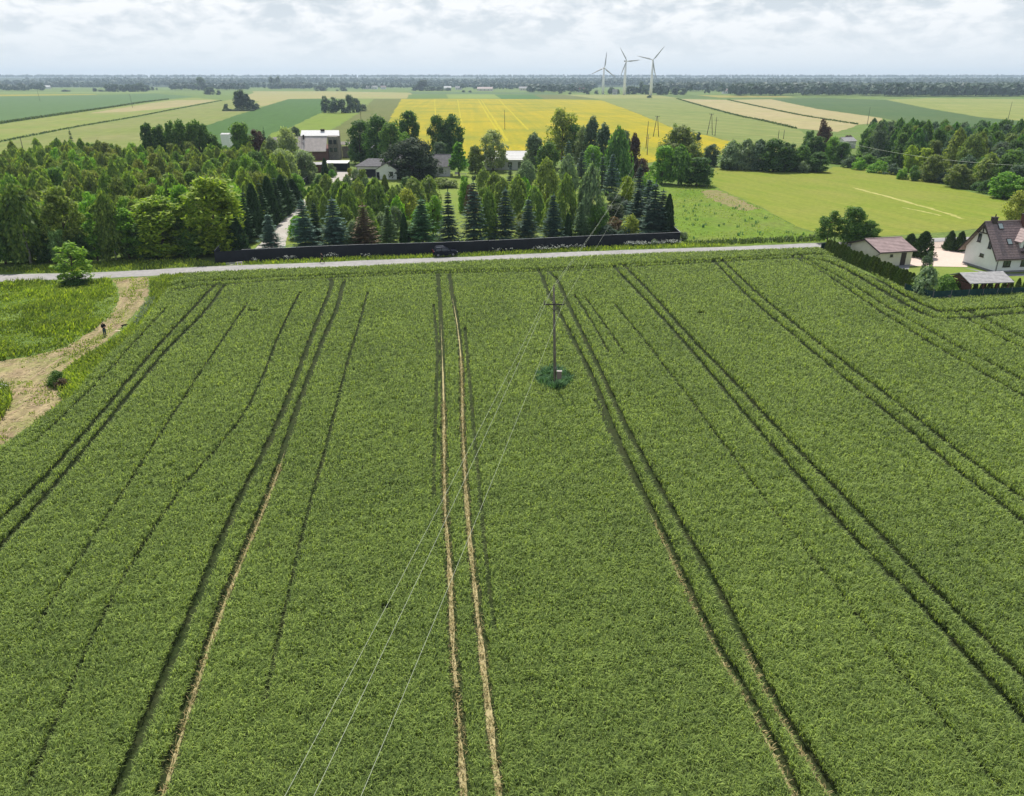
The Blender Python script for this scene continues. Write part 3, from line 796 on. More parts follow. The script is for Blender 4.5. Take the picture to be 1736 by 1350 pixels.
ROADBANK = [(1160, 413), (1230, 409), (1395, 402), (1398, 409), (1230, 415.5), (1165, 417.5)]
blades('verge_grass', scatter(ROADBANK, 10), 0.6, 0.22, 0.5, M['margin'], 'darker rough grass between the pasture and road', 'grass', hvar=0.5)
# pale weeds beside the track
M['grey_weed'] = leaf_mat('grey green weeds', (0.22, 0.28, 0.17), trans=0.2, val=0.4)
gw = scatter([(226, 550), (250, 514), (258, 508), (262, 514), (246, 540), (230, 556)], 40)
blades('grey_weeds', gw, 0.6, 0.14, 0.5, M['grey_weed'], 'pale grey green weeds at the bend of the straw track', 'weeds', hvar=0.4)


def umbels(name, pts, label, h=0.95):
    """cow parsley: stems with flat white flower heads"""
    b = MB()
    for x, y in pts:
        hh = h * random.uniform(0.6, 1.2)
        b.mi = 0
        b.tube([(x, y, 0), (x + random.uniform(-.1, .1), y + random.uniform(-.1, .1), hh)], 0.012, 3)
        b.mi = 1
        for _ in range(4):
            cx, cy, cz = x + random.uniform(-.22, .22), y + random.uniform(-.22, .22), hh * random.uniform(0.75, 1.05)
            r_ = random.uniform(0.03, 0.07)
            k = [(cx + r_ * math.cos(t * 1.256), cy + r_ * math.sin(t * 1.256), cz + random.uniform(-.03, .03)) for t in range(5)]
            b.add(k + [(cx, cy, cz + 0.05)], [(0, 1, 5), (1, 2, 5), (2, 3, 5), (3, 4, 5), (4, 0, 5)])
    o = b.build(name, [M['weed'], M['umbel']], fix=False)
    return tag(o, label, 'wild flowers', None, 'stuff')


def along(px, n, sp):
    line = pl(*px); out = []
    for _ in range(n):
        i = random.randrange(len(line) - 1); t = random.random()
        q = line[i] * (1 - t) + line[i + 1] * t
        out.append((q[0] + random.gauss(0, sp), q[1] + random.gauss(0, sp * 0.5)))
    return out


umbels('cow_parsley', along([(1062, 419), (1090, 418.5), (1120, 417), (1150, 415.5)], 170, 0.35), 'white cow parsley at the right end of the dark fence')
umbels('cow_parsley', along([(905, 428), (950, 425), (990, 423)], 70, 0.4), 'white cow parsley in the middle of the fence verge')
umbels('cow_parsley', along([(480, 444), (500, 443)], 16, 0.4) + along([(552, 440.5), (570, 440)], 18, 0.3) + along([(425, 447), (432, 446.5)], 6, 0.3) + along([(612, 438.5), (625, 438)], 7, 0.3) + along([(830, 431), (875, 429)], 9, 0.3),
       'scattered white cow parsley along the left fence verge')
umbels('cow_parsley', along([(-5, 668), (8, 664)], 14, 0.5), 'few white flowers on the grass island')


# ------------------------------------------------------------------ trees
def unit(v):
    return v / np.maximum(np.linalg.norm(v, axis=1, keepdims=True), 1e-6)


def leaf_mesh(name, c, ax, nr, Ln, Wd, m, core=None):
    """rhombic leaf sprays, slightly folded"""
    n = len(c)
    ax = unit(ax); b = unit(np.cross(nr, ax)); nn = np.cross(ax, b)
    Ln = np.broadcast_to(Ln, n)[:, None]; Wd = np.broadcast_to(Wd, n)[:, None]
    v = np.zeros((n, 4, 3), np.float32)
    v[:, 0] = c - ax * Ln / 2
    v[:, 1] = c + b * Wd / 2 - nn * Wd * 0.12
    v[:, 2] = c + ax * Ln / 2
    v[:, 3] = c - b * Wd / 2 - nn * Wd * 0.12
    v = v.reshape(-1, 3)
    f4 = np.arange(n * 4, dtype=np.int32)
    rnd = RNG.random(n).astype(np.float32)
    me = bpy.data.meshes.new(name)
    me.vertices.add(n * 4); me.vertices.foreach_set('co', v.ravel())
    me.loops.add(n * 4); me.loops.foreach_set('vertex_index', f4)
    me.polygons.add(n); me.polygons.foreach_set('loop_start', np.arange(n, dtype=np.int32) * 4)
    at = me.attributes.new('rnd', 'FLOAT', 'FACE'); at.data.foreach_set('value', rnd)
    me.materials.append(m)
    me.update(calc_edges=True)
    return me


def rdir(n):
    return unit(RNG.normal(size=(n, 3)))


def blob_tree(name, h, r, z0, nb, n, size, m, shape='round', blob=0.33, up=0.5, flat=0.84, spray=0.0):
    """crown of leaf clumps"""
    pts = []
    while len(pts) < nb:
        u = RNG.uniform(-1, 1, 3)
        q = np.linalg.norm(u)
        if q > 1 or q < 0.35: continue
        t = (u[2] + 1) / 2
        if shape == 'cone': k = 1.0 - 0.8 * t
        elif shape == 'column': k = 1.0
        elif shape == 'egg': k = 1.05 - 0.45 * t
        elif shape == 'dome': k = 1.0
        else: k = 1.0
        zz = z0 + (h - z0) * (0.06 + 0.86 * t)
        if shape in ('egg', 'round'):
            a_ = RNG.uniform(0, 6.28); t = RNG.random(); env = math.sqrt(max(0.02, 1 - ((t - 0.38) / 0.63) ** 2)); q_ = RNG.uniform(0.35, 1) * env
            pts.append((math.cos(a_) * r * q_ * 0.86, math.sin(a_) * r * q_ * 0.86, z0 + (h - z0) * (0.05 + 0.87 * t)))
            continue
        if shape == 'dome': zz = z0 + (h - z0) * (0.05 + 0.85 * abs(u[2]))
        pts.append((u[0] * r * k * 0.86, u[1] * r * k * 0.86, zz))
    bc = np.array(pts)
    br = r * blob * RNG.uniform(0.65, 1.25, nb)
    if shape == 'cone': br *= np.clip(1.25 - (bc[:, 2] - z0) / (h - z0), 0.35, 1)
    k = RNG.integers(0, nb, n)
    d = rdir(n)
    d[:, 2] = d[:, 2] * 0.85 + 0.18
    d = unit(d)
    rad = br[k] * (0.5 + 0.55 * RNG.random(n) ** 0.6 + 0.55 * RNG.random(n) ** 7)
    c = bc[k] + d * rad[:, None] * np.array([1, 1, flat])
    nr = unit(d * 0.7 + rdir(n) * 0.65 + np.array([0, 0, up]))
    ax = np.cross(nr, rdir(n))
    if spray: ax = unit(ax * (1 - spray) + d * np.array([1, 1, 0.2]) * spray)
    s = size * RNG.uniform(0.6, 1.3, n)
    return leaf_mesh(name, c, ax, nr, s * 1.5, s * 0.8, m)


def birch_crown(name, h, r, z0, ns, per, size, m, weep=1.3, top=0.35):
    t = RNG.random(ns) ** 0.9
    zz = z0 + (h - z0) * (0.15 + 0.85 * t)
    env = r * np.clip(np.sin(np.clip(0.22 + 0.78 * (1 - t), 0, 1) * math.pi * 0.62) ** 0.8, 0.12, 1)
    a = RNG.uniform(0, 6.28, ns)
    # gather strands on limbs
    nl = max(10, ns // 16)
    la = RNG.uniform(0, 6.28, nl); li = RNG.integers(0, nl, ns)
    a = la[li] + RNG.normal(0, 0.28, ns)
    lt = RNG.random(nl) ** 0.95
    t = np.clip(lt[li] + RNG.normal(0, 0.05, ns), 0, 1)
    zz = z0 + (h - z0) * (0.10 + 0.90 * t)
    env = r * np.clip(np.minimum(1.0, 0.55 + 1.7 * t) * (1 - t) ** 0.47 * 1.08, 0.04, 1)
    rad = env * (0.35 + 0.65 * RNG.random(ns) ** 0.6)
    base = np.stack([np.cos(a) * rad, np.sin(a) * rad, zz], 1)
    rad = rad * (1 + 0.45 * RNG.random(ns) ** 6)
    base = np.stack([np.cos(a) * rad, np.sin(a) * rad, zz + 0.5 * RNG.random(ns) ** 4], 1)
    ln = weep * (0.5 + 0.8 * RNG.random(ns)) * (0.55 + 0.45 * (1 - t))
    s = np.linspace(0, 1, per)
    c = base[:, None, :] + np.stack([np.cos(a)[:, None] * (0.25 * s), np.sin(a)[:, None] * (0.25 * s), -s * ln[:, None]], 2) + RNG.normal(0, 0.12, (ns, per, 3))
    c = c.reshape(-1, 3)
    n = len(c)
    out = np.repeat(np.stack([np.cos(a), np.sin(a), np.zeros(ns)], 1), per, 0)
    nr = unit(out * 0.7 + rdir(n) * 0.7 + np.array([0, 0, 0.35]))
    ax = unit(np.array([0, 0, -1.0]) + out * 0.45 + rdir(n) * 0.45)
    sz = size * RNG.uniform(0.6, 1.25, n)
    return leaf_mesh(name, c, ax, nr, sz * 1.6, sz * 0.75, m)


def spruce_crown(name, h, r, levels, nbr, per, size, m, droop=0.32, tip=0.12, z0=0.25, power=0.9):
    C, A, N, S = [], [], [], []
    for i in range(levels):
        t = (max(0, i + RNG.uniform(-0.25, 0.25)) / levels) ** 0.8
        z = z0 + (h - z0 - 0.25) * max(0, t)
        R_ = r * max(0.04, (1 - max(0, t)) ** power) * RNG.uniform(0.85, 1.1)
        k = max(5, int(nbr * (0.45 + 0.55 * (1 - t))))
        for j in range(k):
            a = 2 * math.pi * (j + RNG.uniform(-0.3, 0.3)) / k + i * 0.7
            L_ = R_ * RNG.uniform(0.62, 1.16)
            np_ = max(3, int(per * (0.35 + 0.65 * L_ / r)))
            s = np.linspace(0.15, 1, np_)
            dirv = np.array([math.cos(a), math.sin(a), 0])
            zc = z - droop * L_ * s + tip * L_ * s ** 3 + 0.0
            for q, zz in zip(s, zc):
                for sgn in (-1, 0, 1):
                    if sgn == 0 and q < 0.5: continue
                    side = np.array([-math.sin(a), math.cos(a), 0]) * sgn
                    sp = size * (0.7 + 0.5 * (1 - q))
                    c = dirv * L_ * q + side * sp * 0.42 + np.array([0, 0, zz - 0.05 * abs(sgn)]) + RNG.normal(0, 0.03, 3)
                    C.append(c); A.append(dirv * 0.8 + side * 0.75 + np.array([0, 0, -0.28]) + RNG.normal(0, 0.12, 3))
                    N.append(np.array([0, 0, 1.0]) + dirv * 0.35 + side * 0.35 + RNG.normal(0, 0.2, 3)); S.append(sp)
    # leader
    for q in range(5):
        C.append(np.array([0, 0, h - 0.1 * q])); A.append(np.array([0.15, 0.1, 1.0]) + RNG.normal(0, 0.2, 3)); N.append(RNG.normal(size=3)); S.append(size * 0.6)
    S = np.array(S) * RNG.uniform(0.75, 1.25, len(S))
    return leaf_mesh(name, np.array(C), np.array(A), unit(np.array(N)), S * 1.35, S * 0.62, m)


def cone_crown(name, h, r, n, size, m, power=0.75, belly=0.12, vert=1.0):
    """thuja: dense upright sprays on a tapering body, from the outside to well within"""
    t = RNG.random(n) ** 1.25
    a = RNG.uniform(0, 6.28, n)
    env = r * np.clip(np.minimum((t / belly + 0.4), 1) * (1 - t) ** power, 0.02, 1)
    bump = 1 + 0.13 * np.sin(a * 5 + t * 9) + 0.1 * np.sin(a * 9 - t * 23)
    rad = env * bump * (0.55 + 0.45 * RNG.random(n) ** 0.45)
    c = np.stack([np.cos(a) * rad, np.sin(a) * rad, 0.03 + t * (h - 0.1)], 1)
    out = np.stack([np.cos(a), np.sin(a), np.full(n, 0.25)], 1)
    nr = unit(out + rdir(n) * 0.55)
    ax = unit(np.array([0, 0, 1.0]) * vert + out * 0.5 + rdir(n) * 0.4)
    s = size * RNG.uniform(0.6, 1.2, n)
    return leaf_mesh(name, c, ax, nr, s * 1.6, s * 0.7, m)


def trunk_mesh(name, h, r, m, limbs=6, lean=0.02, spread=1.6, z0=2.0, kink=0.12):
    b = MB()
    pts = [(random.gauss(0, kink) * (k > 0), random.gauss(0, kink) * (k > 0), h * 0.9 * k / 6 - (0.15 if k == 0 else 0)) for k in range(7)]
    b.tube(pts, [r * (1.25 if k == 0 else 1 - 0.13 * k) for k in range(7)], 7)
    for i in range(limbs):
        t = 0.25 + 0.6 * i / max(1, limbs)
        p = Vector(pts[int(t * 6)])
        a = random.uniform(0, 6.28)
        q = p + Vector((math.cos(a) * spread * 0.5, math.sin(a) * spread * 0.5, h * 0.09))
        w = p + Vector((math.cos(a) * spread, math.sin(a) * spread, h * 0.21))
        b.tube([p, q, w], [r * 0.42, r * 0.28, r * 0.1], 5)
    me_o = b.build(name, m, smooth=True)
    me = me_o.data
    bpy.data.objects.remove(me_o)
    return me


PROTO = {}


def proto(kind, crowns, trunk, h, r, nm):
    PROTO[kind] = dict(crowns=crowns, trunk=trunk, h=h, r=r, name=nm)


lm, nm_ = M['leaf'], M['needle']
tk = trunk_mesh
proto('broad', [blob_tree('crown', 10, 3.7, 0.3, 84, 7600, 0.38, lm, 'egg', 0.27) for _ in range(4)], [tk('trunk', 10, 0.22, M['bark'], 8)], 10, 3.9, 'broadleaf_tree')
proto('open', [blob_tree('crown', 10, 3.9, 0.9, 56, 4800, 0.36, lm, 'egg', 0.24) for _ in range(3)], [tk('trunk', 10, 0.2, M['bark'], 12, spread=2.2)], 10, 4.0, 'broadleaf_tree')
proto('sapling', [blob_tree('crown', 10, 3.9, 0.8, 46, 2600, 0.42, lm, 'egg', 0.21, up=0.8, flat=0.7, spray=0.45)], [tk('trunk', 10, 0.16, M['bark'], 14, spread=2.4)], 10, 4.2, 'young_tree')
proto('maple', [blob_tree('crown', 10, 3.9, 0.3, 76, 7200, 0.44, lm, 'egg', 0.27, up=0.8, flat=0.6, spray=0.55) for _ in range(3)], [tk('trunk', 10, 0.2, M['bark'], 8)], 10, 4.2, 'maple_tree')
proto('birch', [birch_crown('crown', 10, 2.3, 0.4, 980, 6, 0.35, lm) for _ in range(5)], [tk('trunk', 10, 0.13, M['bark_birch'], 5, spread=1.0)], 10, 2.3, 'birch_tree')
proto('weeping', [birch_crown('crown', 10, 2.7, 0.5, 760, 10, 0.38, lm, weep=3.6) for _ in range(2)], [tk('trunk', 10, 0.2, M['bark_birch'], 6)], 10, 2.8, 'weeping_birch')
proto('poplar', [blob_tree('crown', 10, 1.5, 0.6, 46, 4200, 0.36, lm, 'column', 0.42, flat=1.5, up=0.25) for _ in range(3)], [tk('trunk', 10, 0.2, M['bark'], 5, spread=0.7)], 10, 1.7, 'poplar_tree')
proto('willow', [blob_tree('crown', 10, 4.0, 0.8, 70, 7000, 0.38, lm, 'egg', 0.29, up=0.3, spray=0.3) for _ in range(2)], [tk('trunk', 10, 0.3, M['bark'], 12, spread=2.6)], 10, 4.3, 'willow_tree')
proto('cone', [blob_tree('crown', 10, 3.1, 0.4, 60, 5600, 0.36, lm, 'cone', 0.30, up=0.7, flat=0.5, spray=0.4) for _ in range(2)], [tk('trunk', 10, 0.18, M['bark'], 6)], 10, 3.2, 'conical_tree')
proto('spruce', [spruce_crown('crown', 10, 2.45, 19, 15, 9, 0.46, nm_, power=0.85, droop=0.42, tip=0.26) for _ in range(3)], [tk('trunk', 10, 0.14, M['bark'], 0, kink=0.02)], 10, 2.3, 'spruce_tree')
proto('fir', [spruce_crown('crown', 10, 2.6, 18, 13, 9, 0.48, nm_, droop=0.55, tip=0.34, power=0.9) for _ in range(2)], [tk('trunk', 10, 0.14, M['bark'], 0, kink=0.02)], 10, 2.4, 'fir_tree')
proto('pine', [blob_tree('crown', 8, 5.2, 0.2, 80, 11000, 0.36, nm_, 'round', 0.27, up=0.6, flat=0.7) for _ in range(1)], [tk('trunk', 8, 0.3, M['bark'], 9, spread=3)], 8, 5.6, 'pine_tree')
proto('shrub', [blob_tree('crown', 3, 1.7, 0.0, 26, 2600, 0.22, lm, 'dome', 0.36) for _ in range(3)], [tk('trunk', 2.2, 0.06, M['bark'], 6, spread=0.7)], 3, 1.9, 'shrub')
proto('thuja', [cone_crown('crown', 3, 0.72, 2300, 0.15, nm_, 0.55) for _ in range(3)], [tk('trunk', 2.2, 0.06, M['bark'], 0)], 3, 0.75, 'thuja_shrub')
proto('juniper', [cone_crown('crown', 10, 1.6, 5200, 0.42, nm_, 0.6) for _ in range(2)], [tk('trunk', 9, 0.1, M['bark'], 0, kink=0.02)], 10, 1.6, 'cypress_tree')
proto('far', [blob_tree('crown', 14, 5.0, 0.1, 40, 1700, 1.05, lm, 'egg', 0.36) for _ in range(3)], [tk('trunk', 12, 0.3, M['bark'], 3)], 14, 5.4, 'broadleaf_tree')
proto('farpop', [blob_tree('crown', 16, 3.2, 0.1, 36, 1600, 0.95, lm, 'egg', 0.42, flat=1.4) for _ in range(2)], [tk('trunk', 14, 0.3, M['bark'], 3)], 16, 3.5, 'poplar_tree')

GREEN = dict(deep=(0.064, 0.149, 0.029), mid=(0.097, 0.201, 0.036), olive=(0.161, 0.219, 0.054), birch=(0.150, 0.232, 0.055), lime=(0.298, 0.411, 0.039),
             fresh=(0.153, 0.324, 0.036), blue=(0.085, 0.150, 0.112), dblue=(0.058, 0.106, 0.076), dark=(0.042, 0.091, 0.036), grey=(0.169, 0.236, 0.134), pale=(0.266, 0.350, 0.161),
             brown=(0.137, 0.105, 0.057), pine=(0.052, 0.079, 0.039), thuja=(0.097, 0.149, 0.032), gold=(0.242, 0.298, 0.054), bright=(0.113, 0.298, 0.032), bluegrey=(0.097, 0.154, 0.098), red=(0.090, 0.058, 0.045))


def tree(kind, loc, h, r, colour, label, cat='tree', group=None, name=None, jit=0.14):
    p = PROTO[kind]
    o = empty(name or p['name'], loc, label, cat, random.uniform(0, 6.28), group)
    c = GREEN[colour] if isinstance(colour, str) else (colour[0] * 1.6, colour[1] * 1.75, colour[2] * 1.75)
    if kind in ('birch', 'weeping'): c = (c[0] * 1.32, c[1] * 1.36, c[2] * 1.25)
    elif kind not in ('spruce', 'fir', 'thuja', 'juniper', 'pine'): c = (c[0] * 1.12, c[1] * 1.10, c[2] * 1.08)
    if kind in ('spruce', 'fir'): c = (c[0] * 1.25, c[1] * 1.25, c[2] * 1.25)
    k = random.uniform(1 - jit, 1 + jit); k2 = random.uniform(1 - jit * 0.6, 1 + jit * 0.6)
    cr = link('crown', random.choice(p['crowns']), o)
    cr.color = (c[0] * k * k2, c[1] * k, c[2] * k, 1)
    link('trunk', random.choice(p['trunk']), o)
    o.scale = (r / p['r'], r / p['r'] * random.uniform(0.92, 1.08), h / p['h'])
    return o


def tpx(kind, x, base, top, w, colour, label, cat='tree', group=None, name=None, jit=0.1, hmin=0.4):
    """a tree whose foot shows at (x, base), whose top shows at row top, w pixels wide"""
    g_ = P(x, base)
    h = max(hmin, H(top, g_.y))
    if kind in ('spruce', 'fir'): w *= 1.14
    return tree(kind, g_, h, 0.5 * w / ppm(g_.y, h * 0.4), colour, label, cat, group, name, jit)


ORD = ['first', 'second', 'third', 'fourth', 'fifth', 'sixth', 'seventh', 'eighth', 'ninth', 'tenth', 'eleventh', 'twelfth', 'thirteenth', 'fourteenth']
# the conifers behind the fence
row = [('spruce', 461, 428, 360, 46, 'blue', 'short blue spruce in the middle of the gravel drive behind the fence'),
       ('spruce', 519, 426, 335, 54, 'blue', 'broad blue spruce right of the drive behind the fence'),
       ('spruce', 570, 425, 333, 60, 'blue', 'widest blue spruce behind the fence, left of the brown one'),
       ('fir', 620, 423, 344, 54, 'brown', 'brownish dying spruce behind the fence'),
       ('fir', 661, 421, 345, 42, (0.06, 0.10, 0.035), 'slender green fir right of the brownish spruce'),
       ('juniper', 687, 420, 362, 20, 'dark', 'narrow dark columnar conifer between the green firs'),
       ('fir', 717, 419, 334, 62, (0.036, 0.085, 0.03), 'dark green fir behind the parked car\'s left end'),
       ('spruce', 762, 418, 320, 50, 'dblue', 'dark blue spruce rising straight behind the parked car'),
       ('spruce', 804, 416, 303, 56, 'dblue', 'tallest dark blue spruce of the fence row'),
       ('spruce', 857, 413, 316, 52, 'dblue', 'dark blue spruce between the tallest one and the drooping birches'),
       ('spruce', 895, 411, 334, 46, 'dblue', 'smaller dark blue spruce right of centre behind the fence'),
       ('spruce', 937, 409, 326, 46, 'dblue', 'slim dark blue spruce below the hanging wires'),
       ('juniper', 962, 408, 362, 18, 'dark', 'narrow dark conifer right of the slim blue spruce'),
       ('fir', 984, 407, 340, 36, (0.055, 0.085, 0.035), 'last green fir before the low shrubs behind the fence'),
       ('spruce', 1106, 402, 306, 60, 'dblue', 'tall blue spruce at the right end of the fence'),
       ('spruce', 1119, 399, 320, 50, 'dblue', 'narrow blue spruce squeezed near the fence corner'),
       ('juniper', 1130, 402, 330, 26, 'dark', 'dark conifer tucked into the right fence corner'),
       ('spruce', 1096, 388, 300, 48, 'dblue', 'blue spruce standing behind the corner pair'),
       ('spruce', 1078, 386, 316, 50, 'dblue', 'blue spruce behind the yellow green shrub'),
       ('spruce', 1082, 345, 280, 34, 'dblue', 'distant dark spruce tip above the corner group'),
       ('juniper', 402, 430, 366, 46, 'dark', 'dark conical conifer just inside the sliding gate'),
       ('spruce', 538, 418, 340, 40, 'dark', 'dark spruce half hidden behind the broad blue one'),
       ('spruce', 865, 318, 277, 20, 'dblue', 'small blue spruce on the lawn before the white roofed house'),
       ('spruce', 880, 312, 280, 18, 'dark', 'small green spruce right of the little blue one on the lawn'),
       ('juniper', 655, 350, 297, 22, 'olive', 'weeping columnar conifer on the lawn before the garage')]
for k_, x, b_, t_, w_, c_, l_ in row:
    tpx(k_, x, b_, t_, w_, c_, l_)
for i, (x, b_, t_, w_) in enumerate([(962, 312, 236, 34), (985, 316, 254, 36), (1003, 320, 256, 32), (1020, 326, 262, 34), (1036, 330, 258, 36)]):
    tpx('spruce', x, b_, t_, w_, 'bluegrey' if i < 4 else 'blue', 'blue grey spruce, %s from the left of five in the back of the garden' % ORD[i], group='blue spruces in the back garden')

# garden trees
for k_, x, b_, t_, w_, c_, l_ in [
        ('birch', 556, 345, 296, 34, 'olive', 'grey green birch at the bend of the drive'),
        ('birch', 578, 362, 305, 36, 'birch', 'olive birch right of the drive bend'),
        ('birch', 592, 396, 312, 46, 'birch', 'leaning olive birch behind the widest blue spruce'),
        ('birch', 612, 376, 306, 40, 'olive', 'pale birch in front of the garage forecourt'),
        ('birch', 640, 392, 304, 48, 'birch', 'full olive birch before the small gabled annex'),
        ('open', 604, 318, 286, 22, 'grey', 'thin grey green sapling at the garage corner'),
        ('open', 616, 322, 284, 20, 'olive', 'thin sapling in front of the garage door'),
        ('birch', 668, 372, 318, 34, 'birch', 'light birch left of the flat weeping tree'),
        ('weeping', 702, 352, 303, 50, 'olive', 'flat topped weeping tree in the middle of the lawn'),
        ('weeping', 728, 346, 300, 46, 'olive', 'second flat topped weeping tree on the lawn'),
        ('open', 690, 392, 318, 44, 'gold', 'yellowish thin tree before the flat weeping trees'),
        ('open', 735, 402, 330, 46, 'fresh', 'fresh green tree behind the dark green fir'),
        ('broad', 788, 360, 296, 26, 'fresh', 'narrow fresh green tree on the open lawn'),
        ('open', 800, 372, 312, 30, 'red', 'purple brown tree left of the tallest spruce'),
        ('birch', 829, 410, 322, 34, 'birch', 'tall thin birch between two dark blue spruces'),
        ('birch', 838, 352, 294, 32, 'olive', 'grey green birch behind the tallest spruces'),
        ('birch', 852, 368, 304, 36, 'olive', 'olive birch left of the garden birch trio'),
        ('birch', 878, 378, 300, 44, 'olive', 'drooping birch, broadest of the garden birches'),
        ('birch', 905, 386, 318, 42, 'birch', 'light birch behind the smaller blue spruce'),
        ('birch', 926, 352, 270, 44, 'olive', 'tallest birch in the middle of the garden'),
        ('birch', 962, 330, 264, 36, 'grey', 'grey brown birch before the shaded lawn strip'),
        ('birch', 958, 396, 298, 38, 'birch', 'olive birch left of the lawn gap'),
        ('weeping', 1000, 398, 282, 54, 'grey', 'big weeping willow birch right of the lawn gap'),
        ('open', 1012, 404, 345, 40, 'mid', 'green bushy tree left of the low dark shrubs'),
        ('broad', 1062, 345, 298, 26, 'lime', 'bright yellow green bush by the garden spruces'),
        ('birch', 820, 330, 286, 28, 'olive', 'small birch left of the little lawn spruces'),
        ('shrub', 845, 308, 296, 20, 'olive', 'grey green shrub before the white roofed house'),
        ('birch', 893, 316, 272, 34, 'grey', 'grey birch left of the shaded lawn'),
        ('shrub', 755, 318, 300, 50, 'olive', 'olive clipped shrub bed before the main house'),
        ('shrub', 690, 318, 300, 30, 'deep', 'dark round shrub by the annex'),
        ('shrub', 805, 305, 296, 14, 'dark', 'tiny dark bush on the open lawn')]:
    tpx(k_, x, b_, t_, w_, c_, l_, 'shrub' if k_ == 'shrub' else 'tree')
for k_, x, b_, t_, w_, c_, l_ in [
        ('shrub', 1030, 409, 382, 40, 'dblue', 'dark low juniper mound behind the fence'),
        ('shrub', 1056, 407, 383, 32, 'dblue', 'second dark juniper mound behind the fence'),
        ('shrub', 1012, 392, 372, 30, 'red', 'reddish brown shrub above the juniper mounds'),
        ('shrub', 1040, 392, 368, 40, 'brown', 'brown leaved shrub above the juniper mounds'),
        ('shrub', 1070, 405, 364, 38, 'gold', 'yellow green shrub left of the corner spruces'),
        ('shrub', 1035, 372, 342, 60, 'pine', 'wide dark pine shrub in the right of the garden'),
        ('shrub', 1060, 362, 338, 40, 'dblue', 'blue grey pine shrub beside the wide dark one'),
        ('shrub', 1045, 345, 325, 40, 'dark', 'dark spreading yew behind the pine shrubs')]:
    tpx(k_, x, b_, t_, w_, c_, l_, 'shrub')

GF = [gpoly([(520, 424), (500, 398), (545, 350), (600, 335), (660, 352), (760, 392), (765, 416)]), gpoly([(815, 412), (820, 345), (900, 330), (955, 345), (950, 400), (1000, 404), (900, 408)])]
gf = []
for pg in GF:
    for x, y in scatter(None, 0.09, pg):
        if all((x - q[0]) ** 2 + (y - q[1]) ** 2 > 6.5 for q in gf) and len(gf) < 70:
            gf.append((x, y))
            k_ = random.choice(['birch', 'birch', 'open', 'birch', 'shrub'])
            tree(k_, (x, y, 0), random.uniform(4.2, 7.5) if k_ != 'shrub' else random.uniform(1.6, 2.8), random.uniform(1.4, 2.2), random.choice(['olive', 'birch', 'grey', 'olive', 'fresh']),
                 'light green young tree in the loose grove behind the blue spruces' if k_ != 'shrub' else 'small leafy bush in the loose grove behind the blue spruces', 'tree' if k_ != 'shrub' else 'shrub', 'young grove behind the blue spruces')
